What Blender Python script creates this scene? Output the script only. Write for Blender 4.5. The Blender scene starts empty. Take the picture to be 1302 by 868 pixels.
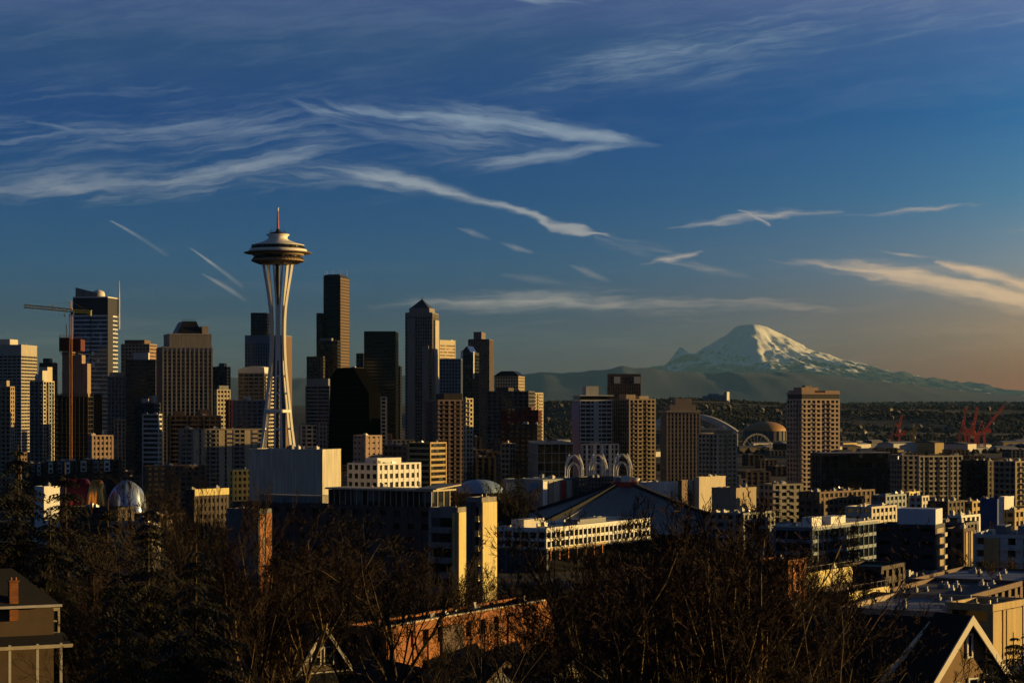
import bpy, math, random
from mathutils import Vector, noise, Matrix
R = math.radians
scene = bpy.context.scene
col = scene.collection

# ---------------------------------------------------------------- camera
F = 2735.0            # focal length in photo pixels (1302 wide)
HOR = 515.0           # photo row of the horizon
EYE = 100.0           # viewer's height above sea level, metres
cam_data = bpy.data.cameras.new('camera')
cam = bpy.data.objects.new('camera', cam_data); col.objects.link(cam)
cam.location = (0, 0, EYE); cam.rotation_euler = (R(90), 0, 0)
cam_data.sensor_width = 36.0; cam_data.lens = 36.0*F/1302.0
cam_data.shift_y = (HOR-434.0)/1302.0
cam_data.clip_start = 0.5; cam_data.clip_end = 300000
scene.camera = cam

# ---------------------------------------------------------------- light
SUN_EL, SUN_AZ = 4.2, 80.0      # degrees; azimuth to the right of the view direction
sun_dir = Vector((math.sin(R(SUN_AZ))*math.cos(R(SUN_EL)), math.cos(R(SUN_AZ))*math.cos(R(SUN_EL)), math.sin(R(SUN_EL))))
sd = bpy.data.lights.new('sun', 'SUN'); sun = bpy.data.objects.new('sun', sd); col.objects.link(sun)
sun.rotation_euler = sun_dir.to_track_quat('Z', 'Y').to_euler()
sd.energy = 5.0; sd.angle = R(0.5); sd.color = (1.0, 0.65, 0.21)

scene.view_settings.view_transform = 'Standard'; scene.view_settings.look = 'None'
scene.view_settings.gamma = 1; scene.view_settings.exposure = 0.7
scene.view_settings.use_curve_mapping = False
cy = scene.cycles
cy.max_bounces = 5; cy.diffuse_bounces = 2; cy.glossy_bounces = 3; cy.volume_bounces = 1; cy.transparent_max_bounces = 8
cy.use_denoising = True

# ---------------------------------------------------------------- sky
class NT:
    """small helper to wire shader nodes"""
    def __init__(s, tree): s.t = tree; s.n = tree.nodes; s.l = tree.links
    def put(s, node, i, v):
        if hasattr(v, 'node'): s.l.new(v, node.inputs[i])
        elif v is not None: node.inputs[i].default_value = v
    def math(s, op, a, b=None, c=None, clamp=False):
        m = s.n.new('ShaderNodeMath'); m.operation = op; m.use_clamp = clamp
        for i, v in enumerate((a, b, c)): s.put(m, i, v)
        return m.outputs[0]
    def vmath(s, op, a, b=None, out=0):
        m = s.n.new('ShaderNodeVectorMath'); m.operation = op
        s.put(m, 0, a)
        if op == 'SCALE': s.put(m, 3, b)
        else: s.put(m, 1, b)
        return m.outputs[out]
    def xyz(s, x, y, z=0.0):
        m = s.n.new('ShaderNodeCombineXYZ')
        for i, v in enumerate((x, y, z)): s.put(m, i, v)
        return m.outputs[0]
    def sep(s, v):
        m = s.n.new('ShaderNodeSeparateXYZ'); s.put(m, 0, v); return m.outputs
    def noise(s, v, scale, detail=3.0, rough=0.5, dist=0.0):
        m = s.n.new('ShaderNodeTexNoise'); s.put(m, 'Vector', v); s.put(m, 'Scale', scale); s.put(m, 'Detail', detail)
        s.put(m, 'Roughness', rough); s.put(m, 'Distortion', dist); return m.outputs['Fac']
    def rng(s, v, a, b, c=0.0, d=1.0, smooth=True):
        m = s.n.new('ShaderNodeMapRange'); m.interpolation_type = 'SMOOTHSTEP' if smooth else 'LINEAR'
        for i, q in enumerate((v, a, b, c, d)): s.put(m, i, q)
        return m.outputs[0]
    def ramp(s, f, stops, inter='LINEAR'):
        m = s.n.new('ShaderNodeValToRGB'); m.color_ramp.interpolation = inter
        e = m.color_ramp.elements
        while len(e) < len(stops): e.new(0.5)
        for q, (p, c) in zip(e, stops): q.position = p; q.color = tuple(c)+(1.0,)
        s.put(m, 0, f); return m.outputs[0]
    def mix(s, f, a, b, mode='MIX'):
        m = s.n.new('ShaderNodeMix'); m.data_type = 'RGBA'; m.blend_type = mode
        s.put(m, 0, f)
        for i, v in ((6, a), (7, b)):
            if isinstance(v, tuple) and len(v) == 3: v = v+(1.0,)
            s.put(m, i, v)
        return m.outputs[2]

def lin(r, g, b):
    f = lambda c: (c/255.0/12.92 if c <= 10 else ((c/255.0+0.055)/1.055)**2.4)
    return (f(r), f(g), f(b))

SKY_STRENGTH = 0.05
world = bpy.data.worlds.new('World'); scene.world = world; world.use_nodes = True
def build_sky():
    w = NT(world.node_tree); w.n.clear()
    out = w.n.new('ShaderNodeOutputWorld'); bg = w.n.new('ShaderNodeBackground')
    w.l.new(bg.outputs[0], out.inputs[0]); bg.inputs[1].default_value = SKY_STRENGTH
    sky = w.n.new('ShaderNodeTexSky'); sky.sky_type = 'NISHITA'; sky.sun_disc = False
    sky.sun_elevation = R(SUN_EL); sky.sun_rotation = R(SUN_AZ); sky.altitude = 100; sky.air_density = 1.0
    sky.dust_density = 0.6; sky.ozone_density = 1.6
    tc = w.n.new('ShaderNodeTexCoord'); d = w.vmath('NORMALIZE', tc.outputs['Generated'])
    sx, sy, sz = w.sep(d)
    az = w.math('MULTIPLY', w.math('ARCTAN2', sx, sy), F)          # 1 unit = one photo pixel of angle
    el = w.math('MULTIPLY', w.math('ARCSINE', sz), F)
    # ---- air colour: the sky texture graded by height above the horizon and by nearness to the sun
    t = w.math('DIVIDE', el, 800.0, clamp=True)
    away = w.ramp(t, GRADE_L); near = w.ramp(t, GRADE_R)
    f = w.math('POWER', w.rng(az, -650, 650, smooth=False), 4.0)
    grade = w.mix(f, away, near)
    g2 = w.mix(w.rng(el, 600, 1600), grade, (0.32, 0.48, 0.72))
    g2 = w.mix(w.rng(w.math('ABSOLUTE', az), 720, 2600), g2, w.mix(1.0, g2, (0.42, 0.52, 0.62), 'MULTIPLY'))
    skyc = w.mix(1.0, sky.outputs[0], g2, 'MULTIPLY')
    # ---- cirrus: streaks along strokes on the sky
    P = w.xyz(az, el)
    w1 = w.noise(w.vmath('SCALE', P, 0.006), 1.0, 3.0)
    w2 = w.noise(w.vmath('ADD', w.vmath('SCALE', P, 0.006), (31.0, 17.0, 0)), 1.0, 3.0)
    wx = w.math('MULTIPLY_ADD', w1, 44.0, -22.0); wy = w.math('MULTIPLY_ADD', w2, 26.0, -13.0)
    Pw = w.vmath('ADD', P, w.xyz(wx, wy))
    w3 = w.noise(w.vmath('ADD', w.vmath('MULTIPLY', P, (0.025, 0.09, 0)), (3.0, 7.0, 0)), 1.0, 2.0)
    Pw = w.vmath('ADD', Pw, w.xyz(0.0, w.math('MULTIPLY_ADD', w3, 12.0, -6.0)))
    # fibres combed along the wind, one field for each slant
    gaps = w.noise(w.vmath('MULTIPLY', P, (0.008, 0.02, 0)), 1.0, 4.0, 0.6)
    def fibre(ang, seed):
        c, s_ = math.cos(R(ang)), math.sin(R(ang))
        def n(sx_, sy_, sd, det):
            u = w.vmath('DOT_PRODUCT', Pw, (c*sx_, s_*sx_, 0), out=1); v = w.vmath('DOT_PRODUCT', Pw, (-s_*sy_, c*sy_, 0), out=1)
            return w.noise(w.xyz(u, v, sd), 1.0, det, 0.62, 0.4)
        k = w.math('ADD', w.math('MULTIPLY', n(.0045, .040, seed, 6.0), 0.65), w.math('MULTIPLY', n(.011, .15, seed+3.3, 4.0), 0.35))
        return w.rng(k, .33, .67, smooth=False)
    def field(polys, X, Y_):
        acc = None
        for poly in polys:      # one ramp per cirrus band carries its height, half width and amount along the sky
            x0, x1 = poly[0][0], poly[-1][0]; e = (x1-x0)*.04+2; a0, a1 = x0-e, x1+e
            stops = [(0.0, (poly[0][1], poly[0][2]*.6, 0.0))]+[((x-a0)/(a1-a0), (y, wd, am)) for x, y, wd, am in poly]+[(1.0, (poly[-1][1], poly[-1][2]*.6, 0.0))]
            stops = [(p, ((y+20.0)/440.0, wd/40.0, am/2.0)) for p, (y, wd, am) in stops]
            t = w.math('MULTIPLY', w.math('SUBTRACT', X, a0-651.0), 1.0/(a1-a0), clamp=True)
            sy, sw, sa = w.sep(w.ramp(t, stops))
            d_ = w.math('ABSOLUTE', w.math('ADD', Y_, w.math('MULTIPLY_ADD', sy, 440.0, -HOR-20.0)))
            f = w.math('SUBTRACT', 1.0, w.math('DIVIDE', d_, w.math('MULTIPLY', sw, 74.0)), clamp=True)
            v = w.math('MULTIPLY', w.math('MULTIPLY', f, sa), 2.0); acc = v if acc is None else w.math('MAXIMUM', acc, v)
        return acc
    wX, wY, wZ = w.sep(Pw)
    def cloud(polys, ang, seed):
        f = field(polys, wX, wY); fib = fibre(ang, seed)
        thr = w.math('MULTIPLY_ADD', f, -1.0, 0.86)
        e = w.rng(w.math('SUBTRACT', fib, thr), -.10, 1.0)
        return w.math('MULTIPLY', e, w.math('MULTIPLY', w.math('POWER', f, 0.7), w.rng(gaps, .3, .6, .62, 1.0))), fib
    c1, f1 = cloud(RISING, 8, 1.5); c2, f2 = cloud(FALLING, -9, 5.1); c3, f3 = cloud(LEVEL, 2, 9.7)
    thin = w.math('MULTIPLY', field(THIN, az, el), w.rng(gaps, .3, .55, .35, 1.0))
    cl = w.math('MAXIMUM', w.math('MAXIMUM', c1, c2), w.math('MAXIMUM', c3, thin))
    veil = w.rng(w.math('ADD', w.math('MULTIPLY', f1, .55), w.math('MULTIPLY', gaps, .6)), .40, .95)
    top = w.math('MULTIPLY', w.math('MULTIPLY', w.rng(el, 250, 480), 0.14), veil)
    vb = w.math('MULTIPLY', w.math('MULTIPLY', w.rng(el, 260, 60), w.rng(el, 20, 70)), w.math('MULTIPLY', w.rng(f3, .45, 1.0), 0.08))
    dens = w.math('MINIMUM', w.math('ADD', cl, w.math('MULTIPLY', w.math('ADD', top, vb), w.math('SUBTRACT', 1.0, cl))), 0.92)
    ccol = w.mix(w.rng(el, 60, 400), CLOUD_LOW, CLOUD_HIGH)
    ccol = w.mix(w.math('MULTIPLY', w.rng(az, 0, 700), w.rng(el, 330, 120)), ccol, CLOUD_WARM)
    ccol = w.vmath('SCALE', ccol, 2.0**-0.7/SKY_STRENGTH)
    allc = w.mix(dens, skyc, ccol)
    w.l.new(allc, bg.inputs[0])
CLOUD_HIGH, CLOUD_LOW, CLOUD_WARM = lin(138, 158, 178), lin(176, 166, 156), lin(244, 205, 160)
# cirrus as soft polylines on the sky: (across, down, half width, amount)
RISING = [[(-40, 205, 70, .42), (200, 190, 80, .5), (420, 190, 60, .5), (620, 185, 40, .4), (780, 185, 16, .2)], [(-40, 258, 26, .7), (130, 246, 26, .95), (260, 226, 26, 1.0), (350, 208, 26, .9), (440, 186, 30, .6), (520, 172, 18, .2)],
          [(560, 130, 12, .1), (700, 100, 34, .55), (860, 72, 36, .65), (1060, 42, 40, .5), (1320, 28, 44, .45)], [(640, 112, 10, .2), (800, 98, 18, .65), (990, 84, 14, .1)],
          [(-40, 196, 50, .5), (150, 185, 50, .6), (330, 172, 42, .6), (460, 170, 36, .5)], [(-40, 140, 40, .4), (200, 130, 46, .45), (420, 112, 30, .25)],
          [(560, 216, 12, .5), (640, 208, 15, .9), (720, 198, 11, .95), (812, 186, 5, .7)], [(290, 252, 4, .3), (380, 242, 9, .55), (480, 230, 10, .7)]]
FALLING = [[(362, 132, 4, .6), (400, 148, 13, .9), (480, 146, 17, 1.0), (580, 150, 18, 1.05), (690, 164, 18, 1.1), (770, 178, 16, 1.1), (834, 186, 3, .6)], [(430, 165, 30, .5), (560, 180, 34, .6), (680, 186, 20, .5)],
           [(40, 166, 4, .5), (90, 176, 8, .85), (160, 186, 4, .4)],
           [(240, 228, 14, .4), (420, 226, 18, .8), (500, 232, 15, 1.15), (545, 240, 13, 1.05), (600, 258, 7, 1.0), (650, 268, 4.5, 1.3), (688, 276, 5.5, 1.4), (702, 289, 8, 1.4), (740, 299, 8, 1.4), (762, 303, 1.5, 1.0)],
           [(756, 308, 8, .6), (810, 320, 12, .6), (850, 322, 8, .4)], [(812, 336, 3, .6), (850, 331, 6, 1.1), (890, 323, 2, .8)], [(850, 335, 5, .6), (900, 345, 8, .65), (952, 353, 3, .3)],
           [(590, -4, 8, .6), (680, 2, 12, 1.0), (760, 4, 10, .95), (840, -4, 6, .5)], [(890, 0, 8, .7), (940, 2, 10, 1.0), (1000, -6, 6, .5)],
           [(930, 329, 2, .5), (1000, 333, 5, .9), (1080, 341, 12, 1.15), (1150, 353, 15, 1.2), (1230, 370, 15, 1.2), (1330, 392, 14, 1.1)], [(1184, 339, 2, .9), (1230, 351, 8, 1.3), (1280, 364, 10, 1.3), (1330, 376, 9, 1.3)],
           [(1098, 317, 1.5, .7), (1140, 324, 4, 1.0), (1192, 334, 1.5, .4)]]
LEVEL = [[(838, 291, 1.5, .5), (900, 286, 5, .85), (960, 279, 7, 1.0), (1000, 275, 6, 1.0), (1070, 270, 3, .9)], [(1050, 275, 2, .6), (1130, 269, 4, .9), (1200, 268, 3, .9), (1262, 268, 1.5, .4)], [(940, 272, 1.5, .9), (960, 280, 5, 1.1), (980, 289, 3, .9)],
         [(440, 394, 4, .3), (520, 386, 13, .8), (640, 380, 20, .95), (760, 386, 18, .9), (900, 388, 15, .7), (1050, 390, 10, .4)], [(560, 402, 6, .3), (700, 400, 9, .5), (900, 400, 6, .3)],
         [(1150, 308, 6, .2), (1320, 300, 16, .6)], [(-20, 352, 9, .55), (110, 352, 4, .3)]]
THIN = [[(148, 286, .8, .5), (165, 295, 1.6, .8), (190, 310, 2.2, .45), (216, 327, 2.5, .1)], [(247, 319, .8, .5), (268, 334, 1.7, .85), (290, 350, 2.4, .35), (309, 365, 3, .1)], [(261, 351, 1, .3), (278, 360, 2.2, .55), (298, 372, 2.6, .4), (314, 383, 2, .1)],
        [(583, 291, 1, .2), (600, 296, 3, .45), (622, 304, 2, .1)], [(636, 309, 1, .15), (655, 315, 3, .5), (676, 321, 1.5, .2)], [(726, 338, 1, .2), (745, 346, 4, .45), (774, 357, 2, .1)], [(640, 350, 2, .1), (680, 355, 4, .2), (720, 361, 2, .1)]]
GRADE_L = [(0.0125, (0.5304, 0.4553, 1.7845)), (0.0437, (0.3396, 0.3826, 1.6667)), (0.1187, (0.1188, 0.3085, 1.7783)), (0.2188, (0.0805, 0.4535, 1.9302)), (0.3250, (0.0384, 0.3975, 1.6476)), (0.4562, (0.0318, 0.3309, 1.4717)), (0.5687, (0.1919, 0.4929, 1.3695)), (0.6375, (0.4790, 0.6415, 1.6433))]
GRADE_R = [(0.0125, (2.0593, 0.7989, 0.5236)), (0.0437, (1.6724, 0.8327, 0.7057)), (0.1187, (1.9188, 1.3597, 1.9810)), (0.2188, (1.1643, 1.3731, 2.8570)), (0.3250, (0.4696, 1.0986, 2.5641)), (0.4562, (0.1513, 0.7841, 2.1929)), (0.5687, (0.4671, 0.8625, 2.1184)), (0.6375, (1.1040, 1.1646, 2.2053))]
build_sky()
# ---------------------------------------------------------------- helpers
def W(px, py, Y):
    """the place at distance Y seen at photo pixel (px, py)"""
    return Vector(((px-651.0)/F*Y, Y, EYE+(HOR-py)/F*Y))
GP = [(-4000, 60), (-300, 101), (-10, 98.3), (6, 97.5), (20, 92), (60, 83.5), (140, 74), (250, 65), (400, 56), (600, 47), (900, 37), (1300, 34), (2000, 36), (2700, 40), (3400, 24), (4200, 5), (9e9, 4)]
def lerp_tab(tab, x):
    if x <= tab[0][0]: return tab[0][1]
    for (a, va), (b, vb) in zip(tab, tab[1:]):
        if x <= b: return va+(vb-va)*(x-a)/(b-a)
    return tab[-1][1]
def sstep(a, b, x):
    t = max(0.0, min(1.0, (x-a)/(b-a))); return t*t*(3-2*t)
def ground_z(x, y):
    return lerp_tab(GP, y)

class MB:
    def __init__(s): s.v = []; s.f = []; s.mi = []; s.m = 0
    def face(s, *i): s.f.append(i); s.mi.append(s.m)
    def box(s, x0, x1, y0, y1, z0, z1):
        n = len(s.v)
        s.v += [(x0, y0, z0), (x1, y0, z0), (x1, y1, z0), (x0, y1, z0), (x0, y0, z1), (x1, y0, z1), (x1, y1, z1), (x0, y1, z1)]
        for q in ((0, 3, 2, 1), (4, 5, 6, 7), (0, 1, 5, 4), (1, 2, 6, 5), (2, 3, 7, 6), (3, 0, 4, 7)): s.face(*[n+k for k in q])
        return s
    def prism(s, poly, z0, z1, top=None):
        """poly: counter-clockwise (x, y); top: other outline for the upper end"""
        n = len(s.v); k = len(poly); top = top or poly
        s.v += [(x, y, z0) for x, y in poly]+[(x, y, z1) for x, y in top]
        s.face(*[n+i for i in reversed(range(k))]); s.face(*[n+k+i for i in range(k)])
        for i in range(k): j = (i+1) % k; s.face(n+i, n+j, n+k+j, n+k+i)
        return s
    def slab(s, pts, d):
        """pts: 3-d outline swept by vector d"""
        n = len(s.v); k = len(pts); d = Vector(d)
        s.v += [tuple(Vector(p)) for p in pts]+[tuple(Vector(p)+d) for p in pts]
        s.face(*[n+i for i in reversed(range(k))]); s.face(*[n+k+i for i in range(k)])
        for i in range(k): j = (i+1) % k; s.face(n+i, n+j, n+k+j, n+k+i)
        return s
    def tube(s, pts, rad, n=6, cap=True):
        pts = [Vector(p) for p in pts]
        if not hasattr(rad, '__len__'): rad = [rad]*len(pts)
        b = len(s.v); prev = None
        for i, p in enumerate(pts):
            t = (pts[min(i+1, len(pts)-1)]-pts[max(i-1, 0)])
            t = t.normalized() if t.length > 1e-9 else Vector((0, 0, 1))
            if prev is None: a = t.orthogonal().normalized()
            else:
                a = prev-t*prev.dot(t); a = a.normalized() if a.length > 1e-6 else t.orthogonal().normalized()
            prev = a; c = t.cross(a)
            for k in range(n):
                g = 2*math.pi*k/n; s.v.append(tuple(p+(a*math.cos(g)+c*math.sin(g))*rad[i]))
        for i in range(len(pts)-1):
            for k in range(n):
                l = (k+1) % n; s.face(b+i*n+k, b+i*n+l, b+(i+1)*n+l, b+(i+1)*n+k)
        if cap and n > 2:
            s.face(*[b+k for k in reversed(range(n))]); s.face(*[b+(len(pts)-1)*n+k for k in range(n)])
        return s
    def beam(s, p, q, w, h=None):
        p, q = Vector(p), Vector(q); h = h or w
        t = (q-p).normalized(); a = t.cross(Vector((0, 0, 1)))
        a = a.normalized() if a.length > 1e-5 else Vector((1, 0, 0)); c = t.cross(a).normalized()
        n = len(s.v)
        for o in (p, q):
            for i, j in ((-1, -1), (1, -1), (1, 1), (-1, 1)): s.v.append(tuple(o+a*(i*w/2)+c*(j*h/2)))
        for f in ((0, 3, 2, 1), (4, 5, 6, 7), (0, 1, 5, 4), (1, 2, 6, 5), (2, 3, 7, 6), (3, 0, 4, 7)): s.face(*[n+k for k in f])
        return s
    def lathe(s, prof, n=32, cx=0, cy=0):
        b = len(s.v); k = len(prof)
        for r, z in prof:
            for i in range(n):
                g = 2*math.pi*i/n; s.v.append((cx+r*math.cos(g), cy+r*math.sin(g), z))
        for j in range(k-1):
            for i in range(n):
                l = (i+1) % n; s.face(b+j*n+i, b+j*n+l, b+(j+1)*n+l, b+(j+1)*n+i)
        s.face(*[b+i for i in reversed(range(n))]); s.face(*[b+(k-1)*n+i for i in range(n)])
        return s
    def quad(s, a, b, c, d):
        n = len(s.v); s.v += [tuple(a), tuple(b), tuple(c), tuple(d)]; s.face(n, n+1, n+2, n+3); return s
    def tri(s, a, b, c):
        n = len(s.v); s.v += [tuple(a), tuple(b), tuple(c)]; s.face(n, n+1, n+2); return s
    def mesh(s, name, mats, smooth=False):
        me = bpy.data.meshes.new(name); me.from_pydata(s.v, [], s.f)
        for m in (mats if isinstance(mats, (list, tuple)) else [mats]): me.materials.append(m)
        if any(s.mi): me.polygons.foreach_set('material_index', s.mi)
        if smooth: me.polygons.foreach_set('use_smooth', [True]*len(s.f))
        me.update(); return me
    def build(s, name, mats, parent=None, smooth=False, loc=None):
        o = bpy.data.objects.new(name, s.mesh(name, mats, smooth)); col.objects.link(o)
        if parent is not None: o.parent = parent
        if loc is not None: o.location = loc
        return o
def tag(o, label=None, cat=None, group=None, kind=None):
    if label: o['label'] = label
    if cat: o['category'] = cat
    if group: o['group'] = group
    if kind: o['kind'] = kind
    return o
def thing(name, label, cat, loc=(0, 0, 0), rz=0.0, group=None):
    o = bpy.data.objects.new(name, None); col.objects.link(o); o.location = loc; o.rotation_euler.z = rz
    return tag(o, label, cat, group)
def copy_tree(o, parent=None):
    c = o.copy(); col.objects.link(c)
    if parent is not None: c.parent = parent
    for ch in [k for k in KIDS.get(o.name, [])]: copy_tree(ch, c)
    return c
KIDS = {}
def note_kids(o, *kids): KIDS[o.name] = list(kids)
def inst(name, me, parent=None, loc=(0, 0, 0), rz=0.0):
    o = bpy.data.objects.new(name, me); col.objects.link(o); o.location = loc; o.rotation_euler.z = rz
    if parent is not None: o.parent = parent
    return o

# ---------------------------------------------------------------- materials
MATS = {}
def mat(name, c, rough=0.75, amp=0.18, scale=0.25, metal=0.0, fine=0.12, streaks=0.0, spec=0.3):
    """painted / mineral surface: large blotches, fine grain and optional rain streaks"""
    if name in MATS: return MATS[name]
    m = bpy.data.materials.new(name); m.use_nodes = True; w = NT(m.node_tree); w.n.clear()
    o = w.n.new('ShaderNodeOutputMaterial'); p = w.n.new('ShaderNodeBsdfPrincipled'); w.l.new(p.outputs[0], o.inputs[0])
    tc = w.n.new('ShaderNodeTexCoord').outputs['Object']
    n1 = w.noise(tc, scale, 4.0, 0.6); n2 = w.noise(tc, scale*9, 3.0, 0.6)
    k = w.math('ADD', w.math('MULTIPLY_ADD', n1, 2*amp, 1-amp), w.math('MULTIPLY_ADD', n2, 2*fine, -fine))
    if streaks:
        st = w.noise(w.vmath('MULTIPLY', tc, (1.3, 1.3, 0.06)), 1.0, 3.0); k = w.math('MULTIPLY', k, w.rng(st, 0.35, 0.75, 1-streaks, 1.0))
    w.l.new(w.vmath('SCALE', tuple(c), k), p.inputs['Base Color'])
    p.inputs['Roughness'].default_value = rough; p.inputs['Metallic'].default_value = metal; p.inputs['Specular IOR Level'].default_value = spec
    MATS[name] = m; return m
def glass(name, c, bay=2.5, fl=3.2, rough=0.08, metal=0.0, curtain=0.25, lit=0.0):
    """window glass; every pane has its own curtain brightness"""
    if name in MATS: return MATS[name]
    m = bpy.data.materials.new(name); m.use_nodes = True; w = NT(m.node_tree); w.n.clear()
    o = w.n.new('ShaderNodeOutputMaterial'); p = w.n.new('ShaderNodeBsdfPrincipled'); w.l.new(p.outputs[0], o.inputs[0])
    g = w.n.new('ShaderNodeNewGeometry').outputs['Position']
    x, y, z = w.sep(g)
    h = w.math('FLOOR', w.math('DIVIDE', w.math('ADD', w.math('MULTIPLY', x, 0.8), w.math('MULTIPLY', y, 0.6)), bay))
    h2 = w.math('FLOOR', w.math('DIVIDE', w.math('SUBTRACT', w.math('MULTIPLY', x, 0.6), w.math('MULTIPLY', y, 0.8)), bay))
    v = w.math('FLOOR', w.math('DIVIDE', z, fl))
    wn = w.n.new('ShaderNodeTexWhiteNoise'); w.l.new(w.xyz(h, h2, v), wn.inputs['Vector'])
    r = wn.outputs['Value']
    k = w.rng(r, 1-curtain, 1.0, 0.5, 4.0, smooth=False)
    w.l.new(w.vmath('SCALE', tuple(c), k), p.inputs['Base Color'])
    p.inputs['Roughness'].default_value = rough; p.inputs['Metallic'].default_value = metal; p.inputs['Specular IOR Level'].default_value = 0.5
    if lit:
        p.inputs['Emission Color'].default_value = (1, .75, .45, 1)
        w.l.new(w.math('MULTIPLY', w.math('GREATER_THAN', wn.outputs['Color'], 1-lit), 0.9), p.inputs['Emission Strength'])
    MATS[name] = m; return m
# ---------------------------------------------------------------- land, water, hills, mountain
def heightfield(name, xs, ys, fn, m, smooth=True):
    b = MB(); nx = len(xs)
    for y in ys:
        for x in xs: b.v.append((x, y, fn(x, y)))
    for j in range(len(ys)-1):
        for i in range(nx-1): b.face(j*nx+i, j*nx+i+1, (j+1)*nx+i+1, (j+1)*nx+i)
    return tag(b.build(name, m, smooth=smooth), kind='structure')
def fb(x, y, z=0.0, o=5):
    return noise.fractal(Vector((x, y, z)), 1.0, 2.0, o)

m_ground = mat('ground_mat', (.026, .021, .014), .95, .35, .03, fine=.3)
def nonlin(a, b, n, p): return [a+(b-a)*(i/(n-1))**p for i in range(n)]
def side_hill(x, y):
    """the shoulder of the viewpoint's hill, added unseen to shade the foreground, west (right) of the frame"""
    return 26*sstep(70, 260, x)*sstep(520, 200, y)*sstep(-800, -50, y)  # ridge height chosen to block the low sun
def g_fn(x, y):
    z = ground_z(x, y)
    z += side_hill(x, y)
    if y > 5200 or abs(x) > 6000: z = 4.0
    return z
xs = [-90000, -40000, -15000, -6000, -3000, -1600] + [i*50 for i in range(-20, 31)] + [2000, 3200, 6000, 15000, 40000, 90000]
ys = [-12000, -4000, -1200, -300, -60, -10, 0, 6, 14, 22, 32, 45, 60, 80, 100, 120, 150, 190, 230, 270, 320, 380, 440, 520, 600, 720, 900, 1100, 1300, 1600, 2000, 2400, 2700, 3000, 3400, 3800, 4200, 5200, 8000, 14000, 30000, 60000, 119000]
heightfield('ground', xs, ys, g_fn, m_ground)

# far wooded hills south of the city, with a few big knolls
m_hill = mat('hill_mat', (.034, .030, .026), .95, .45, .004, fine=.35)
HILL = [(560, 526), (640, 517), (700, 512), (760, 511), (840, 509), (880, 508), (905, 509), (960, 512), (1040, 516), (1120, 518), (1200, 519), (1330, 521), (1500, 524)]
def hill_fn(x, y):
    px = x/y*F+651
    top = (HOR-lerp_tab(HILL, px))/F*7400+EYE
    t = (.25*sstep(5000, 5800, y)+.75*sstep(5700, 7400, y))*(1-.55*sstep(7500, 9400, y))
    n = 1+.22*fb(x*.0016, y*.0016, 3)+.06*fb(x*.006, y*.006, 8)
    return 2+(top-2)*t*(n if y < 7200 else 1+.04*fb(x*.004, y*.004, 1))
heightfield('hill', [-900+i*55 for i in range(0, 85)], [4800+i*110 for i in range(44)], hill_fn, m_hill)
def hill2_fn(x, y):
    t = sstep(13000, 16000, y)*sstep(19500, 16500, y)
    return 2+(95+22*fb(x*.0004, 2)+8*fb(x*.002, 5))*t
heightfield('hill', [-9000+i*180 for i in range(0, 110)], [12500+i*350 for i in range(21)], hill2_fn, m_hill)

# foothills and the snow mountain
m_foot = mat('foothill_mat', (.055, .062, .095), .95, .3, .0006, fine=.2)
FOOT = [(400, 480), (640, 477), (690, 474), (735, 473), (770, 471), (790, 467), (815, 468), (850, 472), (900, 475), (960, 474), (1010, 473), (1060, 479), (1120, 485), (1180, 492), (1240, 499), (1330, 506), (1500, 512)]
def foot_fn(x, y):
    px = x/y*F+651
    top = (HOR-lerp_tab(FOOT, px))/F*52000+EYE
    top *= 1+.05*fb(x*.0005, 3, 1)+.035*fb(x*.002, 4, 1)
    return top*sstep(40000, 52000, y)*(1-.4*sstep(52500, 60000, y))*(1+(.1*fb(x*.0004, y*.0004, 2) if y < 51000 else 0))
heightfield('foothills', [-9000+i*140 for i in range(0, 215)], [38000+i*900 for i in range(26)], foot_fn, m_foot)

MY = 92000.0; MX = (957-651)/F*MY
def mtn_mat():
    m = bpy.data.materials.new('mountain_mat'); m.use_nodes = True; w = NT(m.node_tree); w.n.clear()
    o = w.n.new('ShaderNodeOutputMaterial'); p = w.n.new('ShaderNodeBsdfPrincipled'); w.l.new(p.outputs[0], o.inputs[0])
    g = w.n.new('ShaderNodeNewGeometry'); x, y, z = w.sep(g.outputs['Position']); nx, ny, nz = w.sep(g.outputs['Normal'])
    n = w.noise(g.outputs['Position'], .0011, 8.0, .65); n2 = w.noise(g.outputs['Position'], .004, 6.0, .65)
    # rock where steep and rough, more of it lower down
    k = w.math('ADD', w.math('MULTIPLY', w.math('SUBTRACT', n, .5), 2.2), w.math('MULTIPLY', w.math('SUBTRACT', n2, .5), .8))
    k = w.math('ADD', k, w.rng(z, 1300, 2800, -.48, .55, smooth=False))
    k = w.math('ADD', k, w.rng(nz, .55, .9, -.35, .2))
    snow = w.rng(k, -.06, .1)
    c = w.mix(snow, (.06, .062, .07), (.85, .84, .84)); w.l.new(c, p.inputs['Base Color'])
    p.inputs['Roughness'].default_value = .8; p.inputs['Specular IOR Level'].default_value = .1
    return m
MPROF_R = [(0, 3560), (250, 3530), (500, 3450), (800, 3260), (1200, 2950), (1800, 2600), (2600, 2240), (3600, 1900), (5000, 1560), (7000, 1150), (10000, 620), (16000, 100), (30000, -50)]
MPROF_L = [(0, 3560), (400, 3530), (750, 3420), (1000, 3200), (1600, 2700), (2200, 2280), (2700, 2020), (3300, 1800), (4500, 1560), (6500, 1250), (10000, 900), (16000, 300), (30000, 0)]
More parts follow.
